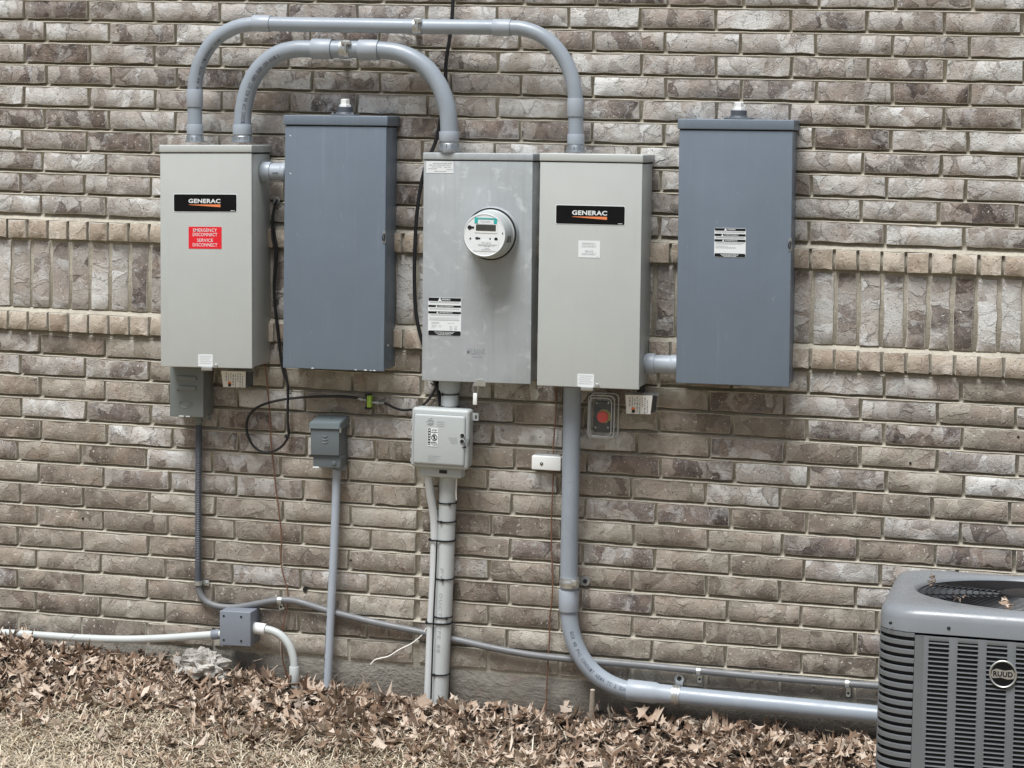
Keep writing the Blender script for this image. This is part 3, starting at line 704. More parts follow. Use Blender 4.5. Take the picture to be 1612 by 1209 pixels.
def print_on(t, P, s, r, i0, i1, ang, hgt, mat=M_pink, parent=None):
    """letters printed along a pipe path between fractions i0..i1, turned ang round it (0 = towards the viewer)"""
    n = len(P); L = [0]
    for a, b in zip(P, P[1:]): L.append(L[-1] + (b - a).length)
    def at(f):
        x = f * L[-1]; j = max(0, min(n - 2, next((i for i in range(n - 1) if L[i + 1] >= x), n - 2)))
        f2 = (x - L[j]) / max(1e-9, L[j + 1] - L[j]); return P[j].lerp(P[j + 1], f2), (P[j + 1] - P[j]).normalized()
    bm = NB()
    for i, ch in enumerate(s):
        if ch == ' ': continue
        f = i0 + (i1 - i0) * (i + .5) / len(s); c, T = at(f); out = V((0, -1, 0)); out = (out - T * out.dot(T)).normalized(); side = T.cross(out)
        nrm = (out * math.cos(ang) + side * math.sin(ang)).normalized(); up = nrm.cross(T)
        v, fs_ = textm(ch, .01); wd = abs(i1 - i0) * L[-1] / len(s) * .36; c = c + nrm * (r + .0006)
        up = -up if False else up
        vs_ = []
        for a, b in v:
            vs_.append(bm.verts.new(c + T * ((a - .5) * 2 * wd) + up * ((b - .5) * hgt) - nrm * (((b - .5) * hgt) ** 2 / (2 * r))))
        for q in fs_: bm.faces.new([vs_[k_] for k_ in q])
    obj('printing', bm, mat, parent or t, True, 0)

c1 = thing('conduit', 'upper long blue grey conduit arching between the two beige cabinets', 'conduit', tuple(W(307, 225, -.1)), group='rigid grey conduits')
pipe, P = run(c1, 'pipe', [(307, 222), (306.8, 185), (306.3, 150), (308.5, 122), (318, 92), (337, 64), (366, 45), (400, 37.5), (440, 38), (560, 40), (680, 42), (790, 43.5), (826, 46), (857, 59), (883, 85), (899, 118), (906, 155), (906.5, 200), (906.5, 238)], .105, .0258, M_pvc, 20)
print_on(c1, P, 'PVC CONDUIT SCH 40 WIRE', .0258, .20, .075, .75, .011, parent=pipe)
sleeve(c1, 'coupling', (399, 36.5), (426, 37.5), .105, .0295, M_pvc2); sleeve(c1, 'coupling', (777, 43.3), (804.5, 44), .105, .0295, M_pvc2)
sleeve(c1, 'coupling', (306.5, 141), (306.7, 168.5), .105, .0292, M_pvc2); sleeve(c1, 'coupling', (906.5, 155), (906.5, 183.5), .105, .0292, M_pvc2)
sleeve(c1, 'adapter', (307, 195.5), (307, 211.5), .105, .0292, M_pvc2); sleeve(c1, 'adapter', (906.5, 211), (906.5, 226.5), .105, .0292, M_pvc2)
hubring(c1, (307, 211), (307, 224), .105, .028); hubring(c1, (906.5, 226), (906.5, 240), .105, .028)
s = clampband(c1, (652, 41.5), (664.5, 41.8), .105, .0262)
a = W(658, 34, -.105 - .027); bm = NB(); box(bm, a.x - .013, a.x + .013, a.y - .008, a.y + .006, a.z - .004, a.z + .012, .002); cyl(bm, a + V((.0, -.009, -.004)), a + V((.0, -.009, -.03)), .003, 8); obj('bolt', bm, M_steel, s, True)
bm = NB(); q = W(659, 55, -.002); box(bm, q.x - .012, q.x + .012, -.105, -.002, q.z - .004, q.z + .004, .001); obj('bracket', bm, M_steel, s, True)

c2 = thing('conduit', 'lower thick blue grey conduit arching from the red stickered cabinet to the meter box', 'conduit', tuple(W(382, 225, -.1)), group='rigid grey conduits')
pipe, P = run(c2, 'pipe', [(382, 222), (381.5, 197), (384, 168), (393, 134), (410, 106), (435, 86), (464, 77.5), (493, 77), (545, 77.5), (598, 78.5), (634, 84.5), (667, 103), (691, 134), (704, 170), (707, 205), (707, 236)], .10, .0305, M_pvc, 22)
print_on(c2, P, '2 INCH 90C WIRE NEMA TC2 SCH 40 PVC CONDUIT', .0305, .30, .045, .40, .014, parent=pipe)
sleeve(c2, 'coupling', (492, 76.5), (523, 77.2), .10, .0365, M_pvc2); sleeve(c2, 'coupling', (566, 78), (596.5, 78.8), .10, .0365, M_pvc2)
sleeve(c2, 'adapter', (381.7, 196), (381.9, 211.5), .10, .0345, M_pvc2); sleeve(c2, 'adapter', (707, 207), (707, 222.5), .10, .0345, M_pvc2)
hubring(c2, (382, 211), (382, 224), .10, .033); hubring(c2, (707, 222), (707, 237), .10, .033)
s = clampband(c2, (537, 77.4), (552, 77.7), .10, .031)
a = W(545, 68, -.10 - .031); bm = NB(); box(bm, a.x - .017, a.x + .017, a.y - .009, a.y + .006, a.z - .005, a.z + .009, .002); cyl(bm, a + V((0, -.010, -.004)), a + V((0, -.010, -.036)), .0036, 8); obj('bolt', bm, M_steel, s, True)
bm = NB(); q = W(545, 97, -.002); box(bm, q.x - .013, q.x + .013, -.10, -.002, q.z - .004, q.z + .004, .001); obj('bracket', bm, M_steel, s, True)

for lab, xa, xb, ya, yb, dd in (('short stub of grey conduit joining the red stickered cabinet to the plain slate cabinet', 405, 452, 270, 271, .085), ('short stub of grey conduit joining the white stickered cabinet to the labelled slate cabinet', 1008, 1072, 571.5, 574.5, .085)):
    c = thing('conduit_stub', lab, 'conduit', tuple(W((xa + xb) / 2, ya, -dd)), group='short conduit stubs between cabinets')
    L = xb - xa; sl_ = (yb - ya) / L
    f = lambda x: (x, ya + (x - xa) * sl_)
    bm = NB(); cyl(bm, W(*f(xa), -dd), W(*f(xb), -dd), .0305, 24); pi_ = obj('pipe', bm, M_pvc2, c, True)
    c0 = 413 if xa < 500 else 1018; c1_ = 427.5 if xa < 500 else 1031.5; c2_ = 443.5 if xa < 500 else 1056
    sleeve(c, 'adapter', f(c0), f(c1_), dd, .035, M_pvc2); sleeve(c, 'adapter', f(c2_), f(xb - 1), dd, .033, M_pvc2)
    if xa < 500:
        q0, q1 = W(429, 272.5, -dd - .031), W(438, 272.5, -dd - .031); bm = NB(); text(bm, 'ELECTRIC', q0.x, q1.x, q0.z - .003, q0.z + .003, q0.y - .0005, .02); obj('printing', bm, M_ink, pi_, True, 0)

c3 = thing('conduit', 'thick blue grey conduit dropping from the white stickered cabinet and bending right along the ground', 'conduit', tuple(W(903, 612, -.08)), group='rigid grey conduits')
pipe, P = run(c3, 'pipe', [(901, 608, .095), (900.5, 650, .09), (899.5, 700, .085), (898, 780, .075), (896.5, 850, .065), (895.5, 915, .055), (895.3, 950, .05), (897, 978, .05), (903, 1007, .05), (915, 1034, .05), (934, 1058, .05), (958, 1075, .05), (985, 1085.5, .05), (1012, 1089.5, .05), (1060, 1094, .05), (1130, 1101, .05), (1220, 1109.5, .05), (1310, 1118, .05), (1400, 1127, .05), (1480, 1135, .05)], .06, .0302, M_pvc, 22)
print_on(c3, P, 'SCH 40 PVC CONDUIT NEMA TC 2 SUNLIGHT RESISTANT', .0302, .385, .585, -.25, .012, parent=pipe)
sleeve(c3, 'coupling', (895.3, 928), (895.3, 961.5), .052, .0345, M_pvc2)
A, B_ = W(988, 1086, -.05), W(1060, 1094, -.05); D = B_ - A; L = D.length
bm = NB(); lathe(bm, A, D, [(0, .0295), (0, .0355), (.002, .0362), (L * .60, .0362), (L * .68, .032), (L, .0316), (L, .030)], 26); obj('coupling', bm, M_pvc2, c3, True, 40)
s = clampband(c3, (896.5, 908.5), (896.3, 924), .058, .0312); tab(c3, s, 921.5, 914.5, 905, 914)
bm = NB(); q = W(905, 918, -.09); box(bm, q.x - .012, q.x + .006, q.y - .004, q.y + .01, q.z - .008, q.z + .010, .002); obj('bolt', bm, M_steel, s, True)
s = clampband(c3, (1058.5, 1093.5), (1070.5, 1095), .05, .0316); tab(c3, s, 1069.5, 1068, 1068.5, 1083)

# flexible conduit across the wall
t = thing('flexible_conduit', 'grey flexible conduit sagging from the grey green box across to the air conditioner', 'conduit', tuple(W(313, 657, -.02)))
bm = NB(); P = catmull(pp([(313, 655), (312.8, 700), (312.3, 760), (312, 820), (312, 880), (312.3, 919)], .026), 90)
tube(bm, P, .0112, 12, rf=lambda f: .0113 + .0007 * (1 if int(f * 220) % 2 else -1)); obj('corrugated_run', bm, M_flexd, t, True, 20)
bm = NB(); lathe(bm, W(313, 655, -.03), (0, 0, -1), [(0, .018), (.02, .018), (.021, .0135), (.03, .0135)], 8); obj('fitting', bm, M_small, t, True, 20)
run(t, 'smooth_run', [(312.3, 917), (313.5, 929), (318, 940), (328, 949), (346, 955), (372, 956), (402, 951), (428, 946), (449, 944.5), (472, 948), (518, 962), (590, 980), (668, 996), (722, 1008), (780, 1021), (840, 1031.5), (900, 1038), (990, 1045.5), (1090, 1055), (1200, 1065.5), (1300, 1073.5), (1384, 1080), (1460, 1087)], .022, .0118, M_flex, 14, 10)
for (xa, ya, xb, yb), tx, ty in (((304.5, 917.5, 319.5, 919.5), 327, 918), ):
    bm = NB(); A = W(312, 914, -.024); B_ = W(312.2, 921, -.024); lathe(bm, A, B_ - A, [(0, .012), (0, .0145), (.016, .0145), (.016, .012)], 16)
    q = W(324, 917.5, -.006); box(bm, q.x - .014, q.x + .014, -.011, -.003, q.z - .010, q.z + .010, .003); s = obj('strap', bm, M_steel, t, True)
    bm = NB(); lathe(bm, V((q.x + .004, -.011, q.z)), (0, -1, 0), [(0, .005), (.003, .004)], 8); obj('screw', bm, M_zinc, s, True)
for px, py, py2 in ((441, 945, 952), (1100, 1056.5, 1066), (1334, 1076, 1088)):
    A = W(px - 3.2, py, -.022); B_ = W(px + 3.2, py + .4, -.022)
    bm = NB(); lathe(bm, A, B_ - A, [(0, .0118), (0, .0142), ((B_ - A).length, .0142), ((B_ - A).length, .0118)], 16)
    q = W(px + 1.5, py2 + 3, -.005); prism(bm, rrect(q.x - .0075, q.x + .0075, q.z - .012, q.z + .022, .006), -.009, -.003); s = obj('strap', bm, M_steel, t, True)
    bm = NB(); lathe(bm, V((q.x, -.009, q.z)), (0, -1, 0), [(0, .0045), (.002, .004)], 8); obj('screw', bm, M_black, s, True)

# ------------------------------------------------------------------ small boxes
def simple(name, label, cat, corners, d, y1=0., group=None):
    TL, TR, BR, BL_ = [W(*c, -d) for c in corners]
    th = ((TR.z - TL.z) / (TR.x - TL.x) + (BL_.x - TL.x) / (TL.z - BL_.z)) / 2
    w = ((TR - TL).length + (BR - BL_).length) / 2; h = ((TL - BL_).length + (TR - BR).length) / 2
    t = thing(name, label, cat, (BL_.x, 0, BL_.z), (0, -th, 0), group); BX[t.name] = (BL_, th, w, h, d); return t, w, h
t, w, h = simple('surge_protector', 'small grey green box with two pressed ribs below the red stickered cabinet', 'electrical box', [(267, 573), (320, 575), (320, 658), (267, 655.5)], .105)
d = .105
bm = NB(); box(bm, .002, w - .002, -d + .008, .004, 0.004, h, .002); obj('body', bm, M_small, t)
bm = NB(); box(bm, 0, w, -d, -d + .012, 0, h, .003, 3); obj('cover', bm, M_small, t)
bm = NB()
for z in (.74, .55): box(bm, .20 * w, .80 * w, -d - .006, -d + .004, z * h - .009, z * h + .009, .005, 3)
obj('pressed_rib', bm, M_small, t)
bm = NB()
for k_, r_ in ((0, .016), (1, .022)): tube(bm, [(.47 * w + r_ * 1.2 * math.cos(a), -d - .0005, .25 * h + r_ * .6 * math.sin(a)) for a in (2 * math.pi * i / 24 for i in range(25))], .0016, 6)
obj('embossed_mark', bm, M_small, t)
bm = NB(); box(bm, .28 * w, .42 * w, -d - .0006, -d + .002, .001, .005); box(bm, .48 * w, .6 * w, -d - .0006, -d + .002, .0005, .0045); obj('worn_edge', bm, M_label, t)
bm = NB(); lathe(bm, (.86 * w, -.03, .002), (0, 0, -1), [(0, .017), (.018, .017), (.02, .013)], 8); obj('fitting', bm, M_small, t)

def tagbox(label, px, tex):
    (x0t, x1t, x0b, x1b, y0, y1) = px; d = .10
    A, B_, C_, D_ = W(x0t, y0, -d), W(x1t, y0 + 1, -d), W(x1b, y1, -d), W(x0b, y1 - 1, -d)
    t = thing('surge_module', label, 'surge module', (A.x, 0, A.z), group='labelled clear modules hanging under the cabinets')
    bm = NB(); f = [bm.verts.new(q) for q in (A, B_, C_, D_)]; e = V((.012, .062, -.0)); b = [bm.verts.new(q + e + V((0, 0, .004))) for q in (A, B_, C_, D_)]
    bm.faces.new(f); bm.faces.new(b)
    for i in range(4): bm.faces.new((f[i], f[(i + 1) % 4], b[(i + 1) % 4], b[i]))
    obj('clear_body', bm, M_clear, t, True, 0)
    bm = NB(); ext = [q + V((0, .01, 0)) for q in (A, B_, C_, D_)]; c_ = sum(ext, V()) / 4; ext = [c_ + (q - c_) * .93 + V((.004, .02, 0)) for q in ext]; bk = [q + V((.004, .03, 0)) for q in ext]
    fv = [bm.verts.new(q) for q in ext]; bv = [bm.verts.new(q) for q in bk]; bm.faces.new(fv); bm.faces.new(bv)
    for i in range(4): bm.faces.new((fv[i], fv[(i + 1) % 4], bv[(i + 1) % 4], bv[i]))
    obj('inner_core', bm, M_black, t, True, 0)
    bm = NB(); c_ = (A + B_ + C_ + D_) / 4; fv = [c_ + (q - c_) * .97 + V((0, -.001, 0)) for q in (A, B_, C_, D_)]
    a_ = [bm.verts.new(q) for q in fv]; b_ = [bm.verts.new(q + V((0, .0008, 0))) for q in fv]; bm.faces.new(a_); bm.faces.new(b_)
    for i in range(4): bm.faces.new((a_[i], a_[(i + 1) % 4], b_[(i + 1) % 4], b_[i]))
    lb = obj('label_sheet', bm, M_tagl, t, True, 0)
    bm = NB(); hh = A.z - D_.z; ww = C_.x - D_.x; y = -d - .0014
    for i, (l, r_) in enumerate(((.08, .6), (.1, .95), (.12, .5), (.1, .85), (.18, .95), (.1, .6), (.12, .95), (.2, .9))):
        lines(bm, A.z - r_ * hh, A.z - l * hh, D_.x + .012 + (ww - .02) * i / 7.5, .0032 if i % 3 else .0045, y, R, .008, True)
    obj('small_print', bm, M_gink, lb, True, 0)
    q = D_ + V((.3 * ww, -.0015, .16 * hh)); bm = NB(); lathe(bm, q, (0, -1, 0), [(0, .006), (.0004, .006)], 12); obj('indicator', bm, M_black, lb, True, 0)
    q = D_ + V((.29 * ww, -.0013, .27 * hh)); bm = NB(); lathe(bm, q, (0, -1, 0), [(0, .007), (.0003, .007)], 12); obj('indicator', bm, M_orange, lb, True, 0)
    bm = NB(); box(bm, A.x - .004, B_.x + .018, A.y - .004, A.y + .075, A.z + .0005, A.z + .007, .002); obj('clear_flange', bm, M_clear, t, True, 30)
    bm = NB(); q = (A + B_) / 2; cyl(bm, q + V((0, .035, .006)), q + V((0, .035, .045)), .014, 14); obj('nipple', bm, M_black, t, True)
tagbox('clear module with a cream label hanging under the red stickered cabinet', (347.5, 387.5, 351, 387, 583.5, 610.5), 0)
tagbox('clear module with a cream label hanging under the white stickered cabinet', (984, 1028, 985.5, 1024.5, 621, 652.5), 1)

# grey outlet box with pipe
t, w, h = simple('outlet_box', 'small dark grey weatherproof box with a hinged sloping lid on a thin pipe', 'electrical box', [(488, 673), (533, 675.5), (534, 738.5), (490, 736)], .098)
d = .098
bm = NB(); box(bm, .004, w - .002, -d + .012, .004, 0, h + .012, .002); obj('body', bm, M_box, t)
bm = NB(); box(bm, -.002, w - .001, -d, -d + .016, .31 * h, h - .003, .003, 3); dr = obj('door', bm, M_box, t)
bm = NB(); box(bm, .003, w, -d + .011, -.0, -.001, .30 * h, .002); obj('lower_cover', bm, M_box, t)
bm = NB()
lz = h + .018
prof_ = [(-d - .006, h - .004), (-d - .006, lz), (.002, lz + .016), (.002, h - .004)]
a = [bm.verts.new((-.005, y, z)) for y, z in prof_]; b = [bm.verts.new((w + .004, y, z)) for y, z in prof_]
bm.faces.new(a); bm.faces.new(b)
for i in range(4): bm.faces.new((a[i], a[(i + 1) % 4], b[(i + 1) % 4], b[i]))
bmesh.ops.bevel(bm, geom=bm.edges[:], offset=.0025, segments=2, affect='EDGES'); obj('lid', bm, paint('sky_lit_grey_lid', (.17, .205, .22), .38, .06, .2, (.24, .275, .29)), t)  # lid colour raised above the box grey to paint in the sky's reflection
bm = NB(); lathe(bm, (w * .55, -d * .45, lz + .009), (0, 0, 1), [(0, .0035), (.001, .0035)], 8); obj('lid_hole', bm, M_black, t)
for x in (-.004, w + .003):
    bm = NB(); box(bm, x - .003, x + .003, -d - .002, -d + .010, h - .016, h + .001, .002); obj('hinge', bm, M_steel, t)
bm = NB()
for dz, c_ in ((.0, 1), (-.012, 1), (-.022, 1)): tube(bm, [(w * .5 - .010, -d - .0004, .80 * h + dz), (w * .5 + .002, -d - .0012, .80 * h + dz - .003), (w * .5 + .011, -d - .0004, .80 * h + dz + .001)], .0014, 6)
obj('embossed_mark', bm, M_box, dr)
bm = NB(); lathe(bm, (w * .77, -d + .011, .12 * h), (0, -1, 0), [(0, .0085), (.003, .008), (.004, .004)], 16); obj('knockout', bm, M_box, t)
bm = NB(); box(bm, .02 * w, .24 * w, -d + .0095, -d + .013, -.002, .0025); obj('worn_edge', bm, M_label, t)
bm = NB(); lathe(bm, (.83 * w, -.035, 0), (0, 0, -1), [(0, .020), (.014, .020), (.016, .016)], 16); obj('fitting', bm, M_jbox, t)
t = thing('conduit', 'thin pale grey conduit running down from the dark grey outlet box into the leaves', 'conduit', tuple(W(530, 738, -.04)), group='rigid grey conduits')
pi_, P = run(t, 'pipe', [(530, 738), (528.3, 800), (525.2, 880), (521, 960), (517.5, 1035), (514.5, 1100), (513.5, 1135)], .036, .0148, paint('pale_blue_pvc', (.37, .41, .465), .36, .04, .15, (.42, .46, .52)), 16)
print_on(t, P, 'PVC CONDUIT SCH 40 E173', .0148, .58, .90, 1.05, .010, M_ink, parent=pi_)

# network interface box
t, w, h = simple('network_box', 'pale grey telephone network box with a black and white label strapped over the white pipe', 'utility box', [(646, 641), (738, 648), (735, 743), (645, 735)], .145)
d = .145
bm = NB(); box(bm, .004, w - .002, -d + .022, -.066, .004, h - .002, .012, 4); obj('base', bm, M_pale, t)
bm = NB(); box(bm, 0, w, -d + .004, -d + .034, 0, h, .013, 4); cv = obj('cover', bm, M_pale, t)
bm = NB(); box(bm, .010, w - .012, -d - .003, -d + .010, .012, h - .020, .009, 4); obj('raised_panel', bm, M_pale, cv)
q0 = lp(t, 685, 675)
x0, x1, z0, z1 = rect(t, 673.8, 673.5, 690, 702.5); w_, h_ = x1 - x0, z1 - z0; y = -d - .0035
p = plate(t, 'label_sheet', (x0, x1, z0, z1), M_label, y, .0008, .002, t); bm = NB(); yy = y - .0012
prism(bm, rrect(x0 + .04 * w_, x0 + .27 * w_, z0 + .06 * h_, z0 + .97 * h_, .0004), yy, yy + .0003)
text(bm, 'AT&T', x0 + .37 * w_, x0 + .92 * w_, z0 + .84 * h_, z0 + .93 * h_, yy, .03)
prism(bm, rrect(x0 + .32 * w_, x0 + .97 * w_, z0 + .755 * h_, z0 + .785 * h_, .0003), yy, yy + .0003)
cx_, cz_ = x0 + .64 * w_, z0 + .48 * h_
tube(bm, [(cx_ + .0095 * math.cos(a), yy, cz_ + .0095 * math.sin(a)) for a in (2 * math.pi * i / 24 for i in range(25))], .0013, 4)
prism(bm, [(cx_ - .007, cz_ + .005), (cx_ - .005, cz_ + .007), (cx_ + .007, cz_ - .005), (cx_ + .005, cz_ - .007)], yy, yy + .0003)
prism(bm, [(cx_ - .003, cz_ - .007), (cx_ + .001, cz_ - .006), (cx_ + .003, cz_ + .006), (cx_ - .002, cz_ + .005)], yy, yy + .0003)
for f, l, r_ in ((.68, .5, .8), (.23, .34, .95), (.19, .34, .95), (.13, .34, .95), (.07, .5, .95)): lines(bm, x0 + l * w_, x0 + r_ * w_, z0 + f * h_, .0018, yy, R, .005)
obj('printing', bm, M_ink, p, smooth=0)
bm = NB()
for i in range(6): prism(bm, rrect(x0 + .10 * w_, x0 + .21 * w_, z0 + (.10 + .147 * i) * h_, z0 + (.17 + .147 * i) * h_, .0006), yy - .0005, yy - .0002)
obj('white_squares', bm, M_label, p, smooth=0)
gx, gz_ = lp(t, 677.5, 663); bm = NB()
for i, (dz, hw) in enumerate(((.012, .006), (.007, .010), (.002, .0125), (-.003, .0125), (-.008, .010))):
    tube(bm, [(gx + hw * a, y - .0008 + .0006 * abs(a), gz_ + dz - .002 + .002 * a * a) for a in (-1, -.5, 0, .5, 1)], .0012, 6)
obj('embossed_globe', bm, M_pale, cv)
bm = NB(); x2, z2 = lp(t, 688, 666)
for i in range(3): lines(bm, x2, x2 + .028, z2 + .006 - .007 * i, .002, y - .0006, R, .008)
x2, z2 = lp(t, 674, 719)
for i in range(4): lines(bm, x2, x2 + .045 - .005 * i, z2 + .006 - .006 * i, .002, y - .0006, R, .01)
x2, z2 = lp(t, 706, 691)
for i in range(4): lines(bm, x2 + .003 * i, x2 + .032, z2 + .006 - .006 * i, .002, y - .0006, R, .01)
obj('embossed_lettering', bm, M_pale, cv, smooth=0)
for px, py in ((728.5, 685.5), (728, 694.5)):
    x, z = lp(t, px, py); bm = NB(); lathe(bm, (x, y - .0005, z), (0, -1, 0), [(0, .0095), (.0012, .0092), (.0016, .0078)], 20); rg = obj('port_rim', bm, M_pale, cv)
    bm = NB(); lathe(bm, (x, y - .0022, z), (0, -1, 0), [(0, .0072), (.0004, .0072)], 20); obj('port', bm, M_black, rg)
x, z = lp(t, 732, 704); bm = NB(); prism(bm, [(x - .010, z), (x + .005, z + .006), (x + .006, z - .004)], y - .0012, y); obj('slot', bm, M_black, cv)
x, z = lp(t, 737.5, 694.5); bm = NB(); box(bm, w - .007, w + .0015, -d + .0, -d + .02, z - .012, z + .010, .002); obj('clip', bm, M_small, cv)
bm = NB(); zb_ = h * .865
prism(bm, rrect(w - .012, w + .020, zb_ - .013, zb_ + .013, .003), -.092, -.087); tb = obj('mounting_tab', bm, M_pale, t)
bm = NB(); prism(bm, rrect(w + .008, w + .0135, zb_ - .006, zb_ + .006, .002), -.0928, -.0915); obj('tab_slot', bm, M_black, tb)
bm = NB(); box(bm, w * .12, w * .90, -.075, .004, h * .08, h * .93, .004); obj('back_plate', bm, M_pale, t)
bm = NB(); box(bm, .12 * w, .86 * w, -d + .03, -.06, -.035, .012, .008, 3); hd = obj('cable_hood', bm, M_pale, t)
bm = NB(); x, z = lp(t, 694, 743.5); box(bm, x - .014, x + .014, -d + .028, -d + .036, -.020, -.008, .001); obj('hood_opening', bm, M_black, hd)
for z in (.10, .33, .55, .76):
    bm = NB(); cyl(bm, (-.003, -d + .03, h * z - .007), (-.003, -d + .03, h * z + .007), .004, 8); obj('hinge', bm, M_pale, cv)

t = thing('white_pipe', 'thick weathered white pipe from the meter box down behind the network box into the ground', 'pipe', tuple(W(708, 605, -.04)))
pi_, P = run(t, 'pipe', [(708, 598, .05), (707.8, 640, .05), (705.8, 740, .045), (703.5, 820, .042), (700.8, 900, .04), (697.5, 980, .038), (693.5, 1060, .036), (691, 1130, .034), (690, 1160, .034)], .04, .0302, M_pvcw, 22)
bm = NB(); A, B_ = W(708, 598, -.05), W(707.8, 617, -.05); lathe(bm, A, B_ - A, [(0, .038), (.035, .038), (.037, .0335), ((B_ - A).length, .0325)], 24); obj('coupling', bm, M_pale, t, True)
print_on(t, P, 'PVC DUCT', .0302, .52, .66, .15, .012, M_gink, parent=pi_); print_on(t, P, 'TYPE II', .0302, .67, .76, .15, .012, M_gink, parent=pi_)
def tie(py, thick=.0022, wide=.0045, both=False, slope=0.02, knot=.5):
    best = min(range(len(P)), key=lambda i: abs(PR(P[i])[1] - py)); c = P[best]; ring = []
    r_ = .0315
    if both:
        cx0 = c.x - .045; pts = [(c.x + r_ * math.cos(a), c.y + r_ * math.sin(a)) for a in np.linspace(-math.pi / 2, math.pi / 2, 10)] + [(cx0 + .015 * math.cos(a), c.y - .006 + .0165 * math.sin(a)) for a in np.linspace(math.pi / 2, 3 * math.pi / 2, 10)]
    else: pts = [(c.x + r_ * math.cos(a), c.y + r_ * math.sin(a)) for a in np.linspace(0, 2 * math.pi, 24, endpoint=False)]
    bm = NB(); n = len(pts); rings = []
    for x, y in pts:
        ox, oy = (x - c.x), (y - c.y); l_ = math.hypot(ox, oy) or 1; z = c.z + slope * ox
        rings.append([bm.verts.new((x + ox / l_ * dd, y + oy / l_ * dd, z + dz)) for dd, dz in ((0, -wide / 2), (thick, -wide / 2), (thick, wide / 2), (0, wide / 2))])
    for i in range(n):
        a, b = rings[i], rings[(i + 1) % n]
        for j in range(4): bm.faces.new((a[j], b[j], b[(j + 1) % 4], a[(j + 1) % 4]))
    kx = c.x - .05 if both else c.x + r_ * (2 * knot - 1); ky = c.y - .012 if both else c.y - math.sqrt(max(0, r_ * r_ - (kx - c.x) ** 2)) - .001
    box(bm, kx - .004, kx + .004, ky - .005, ky + .004, c.z - .005, c.z + .004, .001)
    obj('cable_tie', bm, M_tie, t, True, 30)
for py, kn in ((787, .75), (820, .3), (905, .5), (970, .8), (1058, .25)): tie(py, knot=kn)
tie(846, .003, .006, True); tie(984, .003, .006, True, .05)
for py in (621, 636): tie(py, knot=.2)
bm = NB(); tube(bm, catmull(pp([(687.8, 850), (686, 900), (683, 960), (681, 1020), (678.5, 1100)], .072), 6), .0028, 6); tagt(obj('black_wire', bm, M_black), 'thin black wire running straight down between the two white pipes', 'wire')
t2 = thing('white_pipe', 'thin pale pipe bending out from the network box beside the thick white pipe', 'pipe', tuple(W(674, 745, -.06)))
run(t2, 'pipe', [(673.5, 738, .09), (674.5, 756, .085), (677.5, 780, .07), (682, 806, .055), (684, 832, .048), (683.5, 870, .046), (681.5, 930, .045), (678, 990, .044), (675.5, 1050, .043), (673, 1120, .042), (672, 1150, .042)], .05, .0142, paint('clean_white_pvc', (.60, .62, .63), .4, .04, .2, (.46, .47, .46)), 16)
bm = NB(); tube(bm, catmull(pp([(715, 735, .06), (718.5, 755, .072), (718, 775, .074), (718.5, 787, .072)], .07), 6), .0024, 6); tagt(obj('cream_wire', bm, M_tagl), 'short cream wire tucked under the topmost cable tie on the thick white pipe', 'wire')
bm = NB(); tube(bm, catmull(pp([(672, 988), (664, 1000), (648, 1013), (630, 1022), (612, 1033), (600, 1036), (590, 1039), (583.5, 1046)], .03), 6), .0026, 6); tagt(obj('cream_wire', bm, M_tagl), 'cream wire with a bent free end sticking out left of the white pipes', 'wire')

# emergency stop button in clear cover
q0 = W(944, 656, 0)
t = thing('stop_button', 'red emergency stop button inside a clear plastic cover beside the thick conduit', 'button', (q0.x, 0, q0.z))
a, b = W(924, 688, -.07), W(965, 625, -.07)
bm = NB()
def ringloop(x0, x1, z0, z1, r, y): return [bm.verts.new((x, y, z)) for x, z in rrect(x0, x1, z0, z1, r, 4)]
lo = [ringloop(a.x - .002, b.x + .008, a.z - .004, b.z + .004, .018, -.004), ringloop(a.x, b.x + .002, a.z, b.z, .018, -.058), ringloop(a.x + .006, b.x - .004, a.z + .006, b.z - .006, .014, -.072)]
for p_, q_ in zip(lo, lo[1:]):
    for i in range(len(p_)): bm.faces.new((p_[i], p_[(i + 1) % len(p_)], q_[(i + 1) % len(q_)], q_[i]))
bm.faces.new(lo[-1]); cvr = obj('clear_cover', bm, M_clear, t, True, 40)
bm = NB()
for x0_, x1_, z0_, z1_, y_, r_ in ((a.x - .001, b.x + .003, a.z - .001, b.z + .001, -.056, .0022), (a.x + .006, b.x - .004, a.z + .006, b.z - .006, -.072, .0016), (a.x - .002, b.x + .008, a.z - .004, b.z + .004, -.008, .003)):
    l_ = rrect(x0_, x1_, z0_, z1_, .016, 5); tube(bm, [(x, y_, z) for x, z in l_ + l_[:1]], r_, 6, False)
obj('cover_rim', bm, M_cledge, cvr, True)
a, b = W(934, 680, -.03), W(961, 633, -.03)
bm = NB(); box(bm, a.x, b.x, -.034, -.002, a.z, b.z, .004); bk = obj('back_box', bm, M_black, t, True)
for px, py in ((939.5, 634.5), (937.5, 673), (958, 634), (957, 673)):
    bm = NB(); q = W(px, py, -.035); lathe(bm, q, (0, -1, 0), [(0, .0035), (.001, .003)], 8); obj('screw', bm, M_steel, bk, True)
q = W(951, 655, -.034); bm = NB(); lathe(bm, q, (0, -1, 0), [(0, .0235), (.003, .0235), (.0035, .022)], 28); obj('yellow_ring', bm, M_yel, bk, True)
bm = NB(); lathe(bm, V((q.x - .001, -.0375, q.z)), (0, -1, 0), [(0, .012), (.010, .012), (.012, .0195), (.022, .0195), (.0255, .016), (.026, .004)], 28); obj('red_button', bm, M_redb, bk, True)

